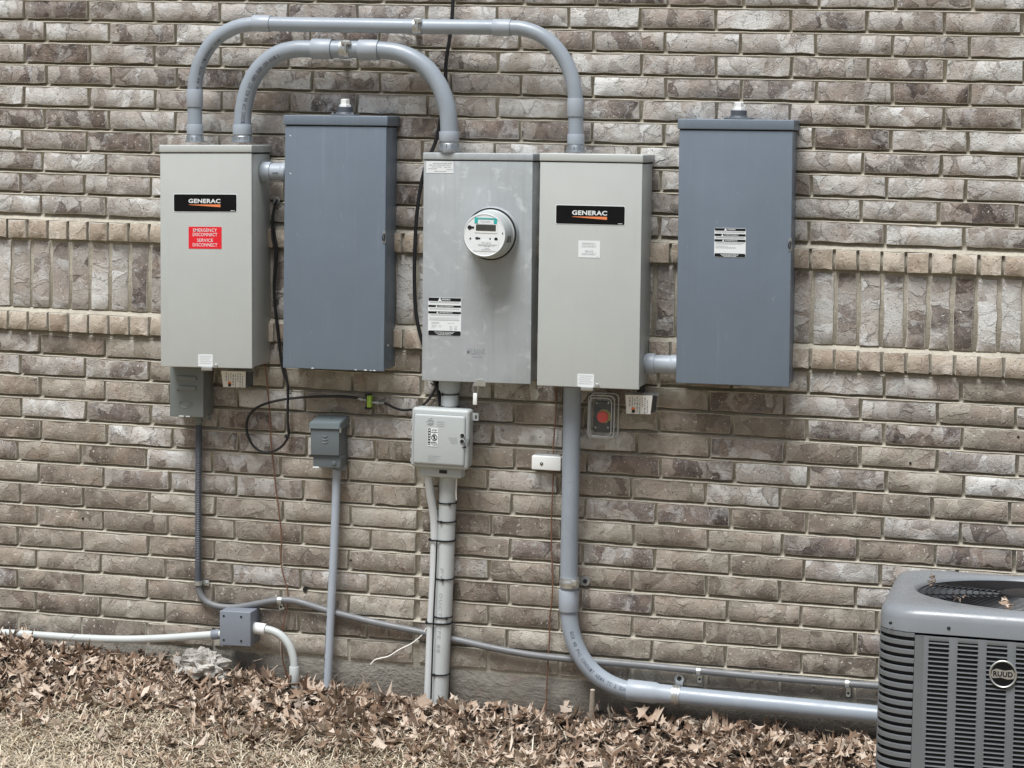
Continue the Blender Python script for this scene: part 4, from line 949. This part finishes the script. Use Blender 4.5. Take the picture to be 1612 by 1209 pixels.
# white bonding bridge
q0 = W(860, 729, 0); t = thing('bonding_bridge', 'small white plastic ground bridge clipped on the copper wire left of the thick conduit', 'bonding bridge', (q0.x, 0, q0.z))
a, b = W(836.5, 739, -.045), W(883, 720, -.045)
bm = NB(); box(bm, a.x, b.x, -.045, -.006, a.z, b.z, .003, 3); cv = obj('cover', bm, M_white, t, True)
bm = NB(); box(bm, a.x + .008, b.x - .006, -.030, .002, a.z + .004, b.z + .006, .002); obj('terminal_bar', bm, M_steel, t, True)
q = W(852.5, 730, -.0455); bm = NB(); lathe(bm, q, (0, -1, 0), [(0, .0055), (.0015, .0055), (.002, .003)], 14); sc_ = obj('screw', bm, M_black, cv, True)
bm = NB(); lathe(bm, q + V((0, -.002, 0)), (0, -1, 0), [(0, .0026), (.0005, .002)], 10); obj('screw_centre', bm, M_steel, sc_, True)

# left junction box with pipes
t, w, h = simple('junction_box', 'grey square junction box with four corner screws just above the leaves', 'electrical box', [(345.5, 961), (394.5, 963.5), (394.5, 1018.5), (345.5, 1016)], .10)
d = .10
bm = NB(); box(bm, .001, w - .001, -d + .008, .002, .002, h - .001, .004, 3); obj('body', bm, M_jbox, t)
bm = NB(); box(bm, 0, w, -d, -d + .010, 0, h, .004, 3); obj('cover', bm, M_jbox, t)
for fx in (.14, .70):
    for fz in (.85, .16):
        bm = NB(); lathe(bm, (fx * w, -d - .0002, fz * h), (0, -1, 0), [(0, .0042), (.0008, .0042)], 12); obj('screw', bm, M_black, t)
t = thing('buried_pipe', 'pale grey pipe lying along the leaves into the left side of the junction box', 'pipe', tuple(W(200, 1005, -.05)))
run(t, 'pipe', [(-130, 990), (-40, 994), (20, 997), (70, 1000.5), (140, 1005), (200, 1006.5), (260, 1004.5), (310, 1001), (350, 998)], .052, .0138, M_lpipe, 16)
sleeve(t, 'coupling', (46, 1000), (53, 1000.3), .052, .0148, M_lpipe); sleeve(t, 'adapter', (334, 999.5), (346, 998.3), .05, .0175, M_jbox)
t = thing('elbow_pipe', 'pale grey pipe curving out of a white connector down into the leaves', 'pipe', tuple(W(440, 1000, -.05)))
run(t, 'pipe', [(395, 988), (412, 990), (428, 993), (443, 1001), (455, 1016), (461.5, 1035), (463.5, 1055), (463.5, 1085), (463.3, 1125)], .055, .0142, M_lpipe, 18)
sleeve(t, 'connector', (399, 988.2), (418, 991), .055, .0205, M_white, .005); sleeve(t, 'coupling', (463.2, 1049), (463.6, 1075), .055, .0178, M_lpipe)

# ------------------------------------------------------------------ cables and wires
t = thing('black_cable', 'black cable coming down the wall behind both arching conduits and the meter box', 'cable', tuple(W(707, 100, -.01)))
bm = NB(); tube(bm, catmull(pp([(714, -25), (712.5, 12), (710, 45), (706, 72), (702.5, 95), (701.5, 118), (702, 150), (694, 185), (690, 207), (684, 228), (672, 255), (664, 285), (657.5, 325), (654, 370), (652.5, 420), (653, 465), (656, 500), (662.5, 530), (672, 560), (680, 590), (688, 610), (692, 628), (694, 645)], .031), 8), .0066, 10); obj('run', bm, M_black, t, True)
bm = NB(); tube(bm, catmull(pp([(690, 590), (688, 604), (681, 620), (672, 632), (663, 640), (655, 645)], .013), 6), .0045, 8); obj('branch', bm, M_black, t, True)
bm = NB(); tube(bm, catmull(pp([(678, 603), (682, 606), (688, 609)], .02), 4), .0025, 6); obj('cable_tie', bm, M_black, t, True)
t = thing('black_cable', 'looped black coaxial cable hanging between the red stickered cabinet and the slate cabinet', 'cable', tuple(W(436, 330, -.01)))
bm = NB(); tube(bm, catmull(pp([(436, 315.5, .004), (432.5, 323, .02), (430, 338), (430, 355), (433, 375), (435.8, 393), (435, 415), (433, 440), (432, 465), (434, 488), (437.5, 515), (440, 545), (443, 572), (448, 592), (453, 606), (453, 640), (453, 665), (454.5, 683), (447, 699), (434, 709), (419, 712.5), (405, 707.5), (394, 695), (388.5, 678), (389.5, 661), (398, 647), (414, 637), (440, 630), (470, 626), (510, 624), (545, 624.5), (565, 627, .02)], .029), 8), .0046, 10); obj('run', bm, M_black, t, True)
bm = NB(); tube(bm, catmull(pp([(428.5, 338), (428.5, 372), (433, 400), (430.5, 450), (433.5, 495), (439, 540), (447, 575), (451.5, 592), (452.5, 612), (452.8, 645), (453.5, 680)], .035), 6), .0036, 8); obj('second_run', bm, M_black, t, True)
bm = NB(); lathe(bm, W(436, 315.5, -.002), (0, -1, 0), [(0, .0115), (.005, .0115), (.006, .009), (.003, .007)], 18); obj('wall_bushing', bm, M_pale, t, True)
bm = NB(); q = W(457, 616, -.031); tube(bm, [q + V((.007 * math.cos(a), 0, .007 * math.sin(a))) for a in np.linspace(0, 5.4, 14)], .0022, 6); obj('wall_clip', bm, M_black, t, True)
bm = NB(); q = W(453, 686, -.031); box(bm, q.x - .011, q.x + .006, q.y - .008, q.y + .006, q.z - .007, q.z + .005, .003); obj('wall_clip', bm, M_black, t, True)
q = W(581, 632, -.015); t = thing('ground_block', 'lime green coaxial ground block joining the black cables on the brick', 'connector', tuple(q))
a, b = W(577.5, 641, -.03), W(584.5, 623, -.03)
bm = NB(); box(bm, a.x, b.x, -.032, -.008, a.z, b.z, .002); obj('body', bm, M_green, t, True)
for py in (622, 642):
    bm = NB(); q = W(579, py, -.012); box(bm, q.x - .010, q.x + .012, -.022, .002, q.z - .005, q.z + .005, .002); obj('mounting_screw', bm, M_black, t, True)
for x0_, x1_, y0_, y1_ in ((563, 577, 627, 630), (585, 605, 633, 634.5)):
    bm = NB(); A, B_ = W(x0_, y0_, -.02), W(x1_, y1_, -.02); L = (B_ - A).length
    lathe(bm, A, B_ - A, [(0, .0055), (L * .35, .0055), (L * .36, .0085), (L * .62, .0085), (L * .63, .005), (L, .005)], 6); obj('fitting', bm, M_zinc, t, True, 20)
bm = NB(); tube(bm, catmull(pp([(604, 634.3, .02), (612, 637.5, .02), (622, 642.5, .03), (634, 645.5, .05), (648, 645, .08)], .02), 6), .0042, 8); tagt(obj('black_cable', bm, M_black), 'short black coaxial cable from the green ground block into the network box', 'cable')
for lab, lst in (('bare copper wire hanging from the red stickered cabinet down past the junction box elbow', [(417, 574, .05), (419, 590), (421.5, 615), (424, 650), (426.5, 690), (430, 728), (434.5, 768), (441, 818), (443, 850), (442, 880), (446, 905), (452.5, 930), (452, 955), (447.5, 975), (444.5, 1000), (443.5, 1022), (446, 1042), (451, 1062), (454, 1085), (455, 1110)]),
                 ('bare copper wire dropping through the white bridge left of the thick conduit', [(875, 606, .05), (875, 640), (873.5, 670), (871.5, 700), (871, 735), (870, 770), (868.5, 800), (867.5, 840), (868.5, 880), (869.5, 925), (868.5, 950), (865.5, 975), (864.5, 1005), (862.5, 1040), (861.5, 1070), (859.5, 1110), (858, 1140)])):
    bm = NB(); tube(bm, catmull([W(q[0] + R.uniform(-.6, .6), q[1], -(q[2] if len(q) > 2 else .016)) for q in lst], 6), .0026, 7); tagt(obj('copper_wire', bm, M_cu), lab, 'wire', 'bare copper ground wires')

# ------------------------------------------------------------------ air conditioner
HW, CR, HR = .415, .105, .335
AX, AZT = 3.629, -1.735; AG = gz(AX, -.76); AH = (AZT - AG) / math.cos(.05); AY = -.72 - .05 * AH
ac = thing('air_conditioner', 'dark grey outdoor air conditioner with louvred sides and a round fan grille on top', 'air conditioner', (AX, AY, AG), (-.05, 0, 0))
NS = 96
def rsq(hw, r, a):
    c, s = math.cos(a), math.sin(a)
    # ray against rounded square
    t0 = hw / max(abs(c), abs(s)); x, y = c * t0, s * t0
    if abs(x) > hw - r and abs(y) > hw - r:
        cx, cy = math.copysign(hw - r, x), math.copysign(hw - r, y); b = c * cx + s * cy; t0 = b + math.sqrt(max(0, b * b - (cx * cx + cy * cy - r * r)))
    return c * t0, s * t0
def loops(bm, defs, close=False):
    prev = None
    for kind, p_, r_, z in defs:
        cur = []
        for i in range(NS):
            a = 2 * math.pi * (i + .5) / NS
            x, y = rsq(p_, r_, a) if kind == 's' else (p_ * math.cos(a), p_ * math.sin(a))
            cur.append(bm.verts.new((x, y, z)))
        if prev:
            for i in range(NS): bm.faces.new((prev[i], prev[(i + 1) % NS], cur[(i + 1) % NS], cur[i]))
        prev = cur
    if close: bm.faces.new(prev)
H = AH
bm = NB(); loops(bm, [('s', HW - .004, CR, H - .072), ('s', HW, CR, H - .072), ('s', HW, CR, H - .036), ('s', HW - .003, CR, H - .022), ('s', HW - .010, CR, H - .011), ('s', HW - .022, CR, H - .004), ('s', HW - .038, CR, H - .001), ('s', HW - .052, CR, H), ('c', HR + .012, 0, H + .001), ('c', HR, 0, H - .004), ('c', HR - .006, 0, H - .016), ('c', HR - .008, 0, H - .07)])
lid = obj('lid', bm, M_acl, ac, smooth=50)
for sx, sy, ox in ((-1, -1, .035), (-.52, -1, 0), (.48, -1, 0), (1, -1, -.03)):
    x = sx * HW * (.915 if abs(sx) == 1 else 1); bm = NB(); lathe(bm, (x, -HW + (.012 if abs(sx) == 1 else 0), H - .052), (-.3 * (sx if abs(sx) == 1 else 0), -1, 0), [(0, .005), (.002, .005), (.0035, .003)], 8); obj('screw', bm, M_black, lid)
bm = NB()
for i in range(13):
    r_ = HR - .012 - i * .0195
    tube(bm, [(r_ * math.cos(a), r_ * math.sin(a), H - .012 + .012 * (1 - r_ / HR)) for a in np.linspace(0, 2 * math.pi, 73)], .0021, 5, False)
for i in range(10):
    a = 2 * math.pi * i / 10 + .2; tube(bm, [(r_ * math.cos(a), r_ * math.sin(a), H - .016 + .012 * (1 - r_ / HR)) for r_ in (.07, .2, HR - .006)], .0024, 5)
lathe(bm, (0, 0, H - .012), (0, 0, 1), [(0, .085), (.012, .085), (.016, .078), (.018, .02)], 32)
obj('fan_grille', bm, M_black, ac)
bm = NB(); lathe(bm, (0, 0, H - .16), (0, 0, 1), [(0, .06), (.05, .06), (.055, .04)], 24)
for i in range(4):
    a0 = math.pi / 2 * i; q = []
    for r_, da, dz in ((.05, -.35, -.01), (HR - .02, -.32, -.03), (HR - .02, .30, .04), (.05, .35, .02)): q.append(bm.verts.new((r_ * math.cos(a0 + da), r_ * math.sin(a0 + da), H - .12 + dz)))
    q2 = [bm.verts.new(v.co + V((0, 0, .003))) for v in q]; bm.faces.new(q); bm.faces.new(q2)
    for j in range(4): bm.faces.new((q[j], q[(j + 1) % 4], q2[(j + 1) % 4], q2[j]))
obj('fan', bm, M_coil, ac)
bm = NB(); loops(bm, [('s', HW - .014, CR, H - .08), ('s', HW - .014, CR, .02)]); obj('coil', bm, M_coil, ac, smooth=50)
bm = NB(); loops(bm, [('c', HR - .01, 0, H - .06), ('c', HR - .01, 0, H - .24)], True); obj('shroud', bm, M_coil, ac, smooth=50)
bm = NB(); loops(bm, [('s', HW - .02, CR, 0), ('s', HW, CR, 0), ('s', HW, CR, .05), ('s', HW - .02, CR, .05)]); obj('base_pan', bm, M_ac, ac, smooth=50)
# corner posts with slots
zs = [H - .073 - .0245 * i for i in range(int((H - .13) / .0245))]
def post(sx, sy):
    bm = NB(); n = 9; pts = []
    cx, cy = sx * (HW - CR), sy * (HW - CR)
    for i in range(n):
        a = math.pi / 2 * i / (n - 1); pts.append((cx + sx * (CR - .001) * math.cos(a), cy + sy * (CR - .001) * math.sin(a), sx * math.cos(a), sy * math.sin(a)))
    def band(z0, z1, p_):
        r1 = [[bm.verts.new((x - nx_ * dd, y - ny_ * dd, z)) for x, y, nx_, ny_ in p_] for dd, z in ((.006, z0), (0, z0 + .002), (0, z1 - .002), (.006, z1))]
        for a, b in zip(r1, r1[1:]):
            for i in range(len(p_) - 1): bm.faces.new((a[i], a[i + 1], b[i + 1], b[i]))
    for z in zs: band(z - .0245 + .0095, z - .0, pts)
    return bm, pts
for sx, sy in ((-1, -1), (1, -1), (-1, 1), (1, 1)):
    bm, pts = post(sx, sy)
    cp = obj('corner_post', bm, M_ac, ac, smooth=40)
    bm = NB()
    for ax in (0, 1):   # solid flats either side of the slots
        if ax == 0: box(bm, sx * (HW - CR - .026) if sx < 0 else HW - CR - .002, sx * (HW - CR - .002) if sx < 0 else HW - CR + .022, sy * HW - (.004 if sy > 0 else -.0), sy * HW + (.0 if sy > 0 else .004), .05, H - .08, .0008)
        else: box(bm, sx * HW - (.004 if sx > 0 else 0), sx * HW + (0 if sx > 0 else .004), min(sy * (HW - CR - .022), sy * (HW - CR + .002)), max(sy * (HW - CR - .022), sy * (HW - CR + .002)), .05, H - .08, .0008)
    obj('post_flange', bm, M_ac, cp)
# louvred panels: mullions and blades
PW = HW - CR - .028; NCOL = 7; CW = 2 * PW / NCOL; PIT = .0128; NROW = int((H - .16) / PIT)
def mull(bm):
    for i in range(NCOL + 1):
        x = -PW + CW * i; box(bm, x - .0125, x + .0125, -HW + .0005, -HW + .007, .05, H - .079, .0012)
    box(bm, -PW - .01, PW + .01, -HW + .0008, -HW + .006, H - .092, H - .0795, .001); box(bm, -PW - .01, PW + .01, -HW + .0008, -HW + .006, .05, .075, .001)
bm = NB(); mull(bm); panel = obj('louvre_panel', bm, M_ac, ac, smooth=40)
bm = NB(); hw_ = CW / 2 - .011
for a, b in (((-.0045, .0035), (.007, -.0055)),):
    v = [bm.verts.new(q) for q in ((-hw_, a[0], a[1] - .001), (hw_, a[0], a[1] - .001), (hw_, b[0], -b[1]), (-hw_, b[0], -b[1]))]
    bm.faces.new(v); v2 = [bm.verts.new(q.co + V((0, .0006, .0016))) for q in v]; bm.faces.new(v2)
    for j in range(4): bm.faces.new((v[j], v[(j + 1) % 4], v2[(j + 1) % 4], v2[j]))
bmesh.ops.recalc_face_normals(bm, faces=bm.faces)
blade = bpy.data.meshes.new('louvre_blade'); bm.to_mesh(blade); fin(blade, M_ac, 0)
count = 0; rest = []
for r_ in range(NROW):
    for c_ in range(NCOL):
        z = H - .102 - PIT * r_; x = -PW + CW * (c_ + .5)
        wp = XF[ac.name] @ V((x, -HW, z)); px, py = PR(wp)
        if px < 1640 and py < 1215 and count < 290:
            o = bpy.data.objects.new('louvre_blade', blade); COL.objects.link(o); o.parent = panel; o.location = (x, -HW + .002, z); count += 1
        else: rest.append((x, z))
def bladejoin(lst, rot):
    V0 = np.array([tuple(v.co) for v in blade.vertices]); F0 = [tuple(p_.vertices) for p_ in blade.polygons]; vs, fs = [], []; n0 = 0
    for x, z in lst:
        vs.append(V0 + (x, -HW + .002, z)); fs.extend(tuple(i + n0 for i in f) for f in F0); n0 += len(V0)
    a = np.concatenate(vs)
    c, s_ = math.cos(rot), math.sin(rot); a = np.stack([a[:, 0] * c - a[:, 1] * s_, a[:, 0] * s_ + a[:, 1] * c, a[:, 2]], 1)
    me = bpy.data.meshes.new('louvre_blades'); me.from_pydata(a.tolist(), [], fs); return fin(me, M_ac, 0)
if rest:
    o = bpy.data.objects.new('louvre_blades', bladejoin(rest, 0)); COL.objects.link(o); o.parent = panel; o['kind'] = 'stuff'
allb = [(-PW + CW * (c_ + .5), H - .102 - PIT * r_) for r_ in range(NROW) for c_ in range(NCOL)]
for rot in (math.pi / 2, math.pi, -math.pi / 2):
    bm = NB(); mull(bm); bm.transform(Matrix.Rotation(rot, 4, 'Z')); pn = obj('louvre_panel', bm, M_ac, ac, smooth=40)
    o = bpy.data.objects.new('louvre_blades', bladejoin(allb, rot)); COL.objects.link(o); o.parent = pn; o['kind'] = 'stuff'
# badge: place by ray on the front face
T = XF[ac.name].inverted(); c0 = T @ CP; dr_ = (T @ W(1579, 1061, -1.1)) - c0; tt = (-HW - .004 - c0.y) / dr_.y; bc = c0 + dr_ * tt
bm = NB(); lathe(bm, (bc.x, -HW - .001, bc.z), (0, -1, 0), [(-.006, .034), (.003, .0385), (.006, .0385), (.007, .0365), (.0055, .034), (.0052, .001)], 40); bd = obj('badge', bm, M_steel, ac)
bm = NB(); lathe(bm, (bc.x, -HW - .0064, bc.z), (0, -1, 0), [(0, .0335), (.0005, .0335)], 40); obj('badge_face', bm, M_plate, bd)
bm = NB(); prism(bm, [(bc.x - .033, bc.z - .006), (bc.x - .03, bc.z + .009), (bc.x - .018, bc.z + .014), (bc.x + .004, bc.z + .010), (bc.x + .026, bc.z + .014), (bc.x + .033, bc.z + .004), (bc.x + .031, bc.z - .011), (bc.x + .014, bc.z - .014), (bc.x - .006, bc.z - .010), (bc.x - .028, bc.z - .013)], -HW - .0074, -HW - .0070); obj('silver_band', bm, paint('satin_silver', (.42, .40, .37), .35, .1, 0, metallic=.6), bd, smooth=0)
bm = NB(); text(bm, 'RUUD', bc.x - .027, bc.x + .027, bc.z - .0075, bc.z + .0075, -HW - .0080, .035); obj('lettering', bm, M_ink, bd, smooth=0)
bm = NB(); box(bm, AX - .5, AX + .5, AY - .5, AY + .34, AG - .10, AG + .012, .006); pad = obj('concrete_pad', bm, M_conc); tagt(pad, 'flat concrete pad under the air conditioner', 'pad')

# ------------------------------------------------------------------ leaves, straw, crumbs
def leaf_data(seed):
    r = random.Random(seed); half = []
    for s in (1, -1):
        u = lambda a: r.uniform(-a, a)
        k1, k2, k3 = r.uniform(.8, 1.25), r.uniform(.8, 1.25), r.uniform(.75, 1.2)
        o = [(0, .02), (.035, .10), (.11 * k1, .155), (.23 * k1 + u(.03), .15 + u(.03)), (.17 * k1, .205), (.24 * k1 + u(.03), .26 + u(.03)), (.10, .245), (.03, .29), (.032, .37),
             (.13 * k2, .425), (.27 * k2 + u(.03), .41 + u(.03)), (.24 * k2, .465), (.39 * k2 + u(.04), .50 + u(.03)), (.25 * k2, .525), (.33 * k2 + u(.04), .62 + u(.03)), (.14 * k2, .535), (.035, .575), (.035, .655),
             (.12 * k3, .70), (.25 * k3 + u(.03), .71 + u(.03)), (.20 * k3, .765), (.27 * k3 + u(.04), .87 + u(.04)), (.11 * k3, .80), (.045, .83), (.07, .90), (.10 + u(.03), .96), (.03, .935), (0, 1.02 + u(.03))]
        half.append([(s * x, y) for x, y in o])
    n = len(half[0]); vs, fs = [], []
    b1, b2, b3, ph, tw = *((r.uniform(-.7, 1.2), r.uniform(-.9, 1.2), r.uniform(.05, .16)) if seed % 3 else (r.uniform(-.2, .4), r.uniform(-.25, .35), r.uniform(.02, .08))), r.uniform(0, 6), r.uniform(-.7, .7)
    def bend(x, y):
        z = b1 * (y - .5) ** 2 * 1.1 + b2 * x * x * 2.2 + b3 * math.sin(7 * y + ph) * (abs(x) * 2 + .2) + tw * x * (y - .5) + .07 * math.sin(9 * x + 5 * y + ph)
        return (x * (1 - .25 * abs(b2) * abs(x)), y - .5, z)
    spine = []
    for i in range(n):
        y = half[0][i][1] * .5 + half[1][i][1] * .5; y = max(y, (spine[-1] if spine else 0)); spine.append(y)
    si = [len(vs) + i for i in range(n)]; vs += [bend(0, y) for y in spine]
    for hf in half:
        oi = [len(vs) + i for i in range(n)]; vs += [bend(x, y) for x, y in hf]
        for i in range(n - 1):
            f = (si[i], oi[i], oi[i + 1], si[i + 1]); fs.append(f if hf is half[0] else f[::-1])
    k0 = len(vs); vs += [bend(-.008, .02), bend(.008, .02), (.03, -.5 - .22, .06), (.015, -.5 - .22, .06)]; fs.append((k0, k0 + 1, k0 + 2, k0 + 3))
    return np.array(vs), fs
LD = [leaf_data(200 + i) for i in range(18)]
LD = [(d[0] * (R.uniform(.65, 1.2), 1, 1), d[1]) for d in LD]
def lmesh(d):
    me = bpy.data.meshes.new('fallen_leaf'); me.from_pydata(d[0].tolist(), [], d[1]); return fin(me, M_leaf, 60)
LM = [lmesh(d) for d in LD]
def depth_of(x, rr):
    # leaves pile against the wall, thin out towards the lawn
    lim = .47 + .06 * math.sin(x * 2.9 + .6) + .04 * math.sin(x * 7.3) + .45 * max(0, min(1, (x - 2.1) / .8))
    return lim
def leaf_spot(rr, spread=1.):
    while True:
        x = rr.uniform(-1.7, 5.2); y = -abs(rr.uniform(0, 1) ** 1.1) * .85 - .012
        lim = depth_of(x, rr)
        if -y < lim or rr.random() < .55 * math.exp(-(-y - lim) * 3.5): 
            # keep off the air conditioner
            if abs(x - AX) < .47 and y < -.28: continue
            if 1.75 < x < 2.55 and y > -.16 and rr.random() < .6: continue
            return x, y
def rotm(rr, tilt):
    e = __import__('mathutils').Euler((rr.gauss(0, tilt), rr.gauss(0, tilt), rr.uniform(0, 6.28))); return e
rl = random.Random(5)
def pile(x, y):
    lim = depth_of(x, None); return .018 * max(0, 1 - (-y / (lim + .1)) ** 2) * min(1, .25 - y * 6) + .004
vs, fs = [], []; n0 = 0
for i in range(5600):
    x, y = leaf_spot(rl); s = rl.choice((rl.uniform(.045, .075), rl.uniform(.07, .115))); d = LD[rl.randrange(18)]; e = rotm(rl, .36)
    mx = np.array(e.to_matrix()); z = gz(x, y) + rl.random() * pile(x, y) + .003
    a = (d[0] * s) @ mx.T + (x, y, z); a[:, 1] = np.minimum(a[:, 1], -.003); vs.append(a); fs.extend(tuple(q + n0 for q in f) for f in d[1]); n0 += len(d[0])
me = bpy.data.meshes.new('leaf_litter'); me.from_pydata(np.concatenate(vs).tolist(), [], fs)
o = bpy.data.objects.new('leaf_litter', fin(me, M_leaf, 60)); COL.objects.link(o); tagt(o, 'thick carpet of dry brown oak leaves along the foot of the wall', 'leaf litter', None, 'stuff')
def leaf(x, y, z, s, e, label, group='fallen oak leaves on the ground', di=None):
    o = bpy.data.objects.new('fallen_leaf', LM[rl.randrange(18) if di is None else di]); COL.objects.link(o); o.location = (x, y, z); o.rotation_euler = e; o.scale = (s, s, s)
    return tagt(o, label, 'leaf', group)
ZN = [(0, 'under the far left pipe'), (230, 'around the pale concrete lumps'), (345, 'below the grey junction box'), (440, 'beside the pale elbow pipe'), (495, 'by the thin grey conduit'), (560, 'left of the two white pipes'), (660, 'by the two white pipes'), (725, 'right of the two white pipes'), (840, 'below the right copper wire'), (890, 'around the cut woody stub'), (985, 'below the conduit coupling'), (1080, 'below the straight grey conduit'), (1240, 'beside the air conditioner')]
def leaf_label(px, py, near, s_, d_, e_):
    lk = ('large ' if s_ > .112 else 'small ' if s_ < .085 else 'mid-sized ') + ('flat' if d_ % 3 == 1 else 'curled')
    if max(abs(e_.x), abs(e_.y)) > .75: lk += ' upturned'
    z = [n_ for x_, n_ in ZN if px >= x_][-1]
    if near: return lk + ' oak leaf at the wall base ' + z
    return lk + ' oak leaf %s ' % ('in the carpet' if py < 1120 else 'on the carpet edge' if py < 1165 else 'on the straw grass') + z
n = 0
while n < 288:
    x, y = leaf_spot(rl); px, py = PR((x, y, gz(x, y) + .03))
    if not (0 < px < 1612 and py < 1215): continue
    near = y > -.06
    sz = rl.choice((rl.uniform(.07, .10), rl.uniform(.09, .135))); e_ = rotm(rl, .6 if near or rl.random() < .2 else .32); di = rl.randrange(18)
    leaf(x, y - .02, gz(x, y) + pile(x, y) + rl.uniform(.004, .018), sz, e_, leaf_label(px, py, near, sz, di, e_), di=di); n += 1
TA = XF[ac.name]
for px, py, s, lab in ((1468, 921, .05, 'upright curled tan leaf caught at the left corner of the air conditioner lid'), (1508, 943, .055, 'tan leaf on the fan grille, between the corner and the larger leaf'), (1585, 955, .062, 'larger pale leaf lying near the middle of the fan grille')):
    c0 = TA.inverted() @ CP; dr_ = TA.inverted() @ W(px, py, -.7) - c0; tt = (H + .004 - c0.z) / dr_.z; q = TA @ (c0 + dr_ * tt)
    leaf(q.x, q.y, q.z + .008, s, (.9 if s == .05 else .35, .2, rl.uniform(0, 6)), lab, 'leaves on the air conditioner')
# straw lawn
rs = random.Random(8); vs, fs = [], []; n0 = 0
for i in range(170000):
    x = rs.uniform(-1.7, 5.2); y = -rs.uniform(.12, 1.3); lim = depth_of(x, None)
    if rs.random() > max(.03, min(1, (-y - lim + .26) / .24)): continue
    if abs(x - AX) < .47 and y < -.26: continue
    L = rs.uniform(.025, .075); a = rs.uniform(0, 6.28); w_ = rs.uniform(.0009, .0023); lift = rs.uniform(.0, .45) if rs.random() < .9 else rs.uniform(.6, 1.4)
    dx, dy = math.cos(a), math.sin(a); nx_, ny_ = -dy * w_, dx * w_; z = gz(x, y) + rs.uniform(.0, .014)
    m1 = (x + dx * L * .5, y + dy * L * .5, z + L * .5 * lift); m2 = (x + dx * L, y + dy * L, z + L * (lift * .7 - .12))
    vs += [(x - nx_, y - ny_, z), (x + nx_, y + ny_, z), (m1[0] + nx_, m1[1] + ny_, m1[2]), (m1[0] - nx_, m1[1] - ny_, m1[2]), (m2[0], m2[1], m2[2])]
    fs += [(n0, n0 + 1, n0 + 2, n0 + 3), (n0 + 3, n0 + 2, n0 + 4)]; n0 += 5
me = bpy.data.meshes.new('dead_grass'); me.from_pydata(vs, [], fs); o = bpy.data.objects.new('dead_grass', fin(me, M_straw, 0)); COL.objects.link(o); tagt(o, 'straw coloured dead lawn grass in front of the leaves', 'grass', None, 'stuff')
# crumbs and twigs
vs, fs = [], []; n0 = 0
for i in range(17000):
    x = rs.uniform(-1.7, 5.2); y = -rs.random() ** 1.1 * .8 - .01
    if abs(x - AX) < .47 and y < -.28: continue
    s = rs.uniform(.004, .013); z = gz(x, y) + rs.uniform(.001, 1.) * pile(x, y) * .9; e = np.array(rotm(rs, .6).to_matrix())
    q = np.array([(-1, -.35, 0), (.2, -.5, .2), (1, .1, -.1), (.1, .45, .25)]) * s * (1, rs.uniform(.3, 1), 1); a = q @ e.T + (x, y, z); a[:, 1] = np.minimum(a[:, 1], -.002)
    vs.append(a); fs.append((n0, n0 + 1, n0 + 2, n0 + 3)); n0 += 4
me = bpy.data.meshes.new('leaf_crumbs'); me.from_pydata(np.concatenate(vs).tolist(), [], fs); o = bpy.data.objects.new('leaf_crumbs', fin(me, M_mulch, 0)); COL.objects.link(o); tagt(o, 'small crumbs of broken leaves and bark among the leaf litter', 'leaf litter', None, 'stuff')
bm = NB()
for i in range(240):
    x, y = leaf_spot(rs); z = gz(x, y) + pile(x, y); L = rs.uniform(.04, .14); a = rs.uniform(0, 6.28); up = rs.gauss(0, .25) if rs.random() < .85 else rs.uniform(.6, 1.5)
    d_ = V((math.cos(a), math.sin(a), up)).normalized() * L; p0 = V((x, y, z)); p1 = p0 + d_ * .5 + V((rs.uniform(-.008, .008), rs.uniform(-.008, .008), rs.uniform(0, .008))); p2 = p0 + d_
    if max(p1.y, p2.y) > -.005: continue
    tube(bm, [p0, p1, p2], .0012, 4, rf=lambda f: .0016 - .001 * f)
tagt(obj('twigs', bm, M_wood), 'thin dry twigs and stems scattered in the leaves', 'twigs', None, 'stuff')
# cut stub and crumbled concrete
q = W(930, 1112, -.06); q.z = gz(q.x, q.y)
t = thing('cut_stub', 'short cut woody stub standing in the soil below the conduit bend', 'stub', tuple(q))
top = W(933, 1086, -.06); bm = NB(); tube(bm, [q + V((0, 0, -.03)), q.lerp(top, .5) + V((.002, 0, 0)), top], .009, 10, rf=lambda f: .0115 - .003 * f); obj('stem', bm, M_wood, t, True)
bm = NB(); lathe(bm, top, (0, -.12, 1), [(0, .0086), (.0012, .0078)], 10); obj('cut_face', bm, M_woodc, t, True)
for (px, py, s, lab) in ((323, 1022, .066, 'crumbly pale lump of concrete beside the junction box, the taller one'), (297, 1036, .048, 'crumbly pale lump of concrete at the left foot of the taller lump')):
    q = W(px, py, -.085); q.z = gz(q.x, q.y) + s * .62; bm = NB(); bmesh.ops.create_icosphere(bm, subdivisions=4, radius=1)
    for v in bm.verts:
        n_ = mnoise.noise(v.co * 2.1 + V((px, 0, 0))) * .5 + mnoise.noise(v.co * 4.5 + V((px, 3, 0))) * .38 + mnoise.noise(v.co * 11) * .2
        v.co = V((v.co.x * 1.25, v.co.y * .8, v.co.z * .85)) * (1 + n_) * s
    o = obj('concrete_lump', bm, M_rub, smooth=0, loc=tuple(q)); tagt(o, lab, 'rubble')

for o in SC.objects:
    if o.type == 'MESH' and o.name.split('.')[0] in ('printing', 'small_print', 'embossed_lettering', 'chipped_paint', 'hub_rib', 'white_squares', 'sensor', 'worn_edge'): o['kind'] = 'stuff'
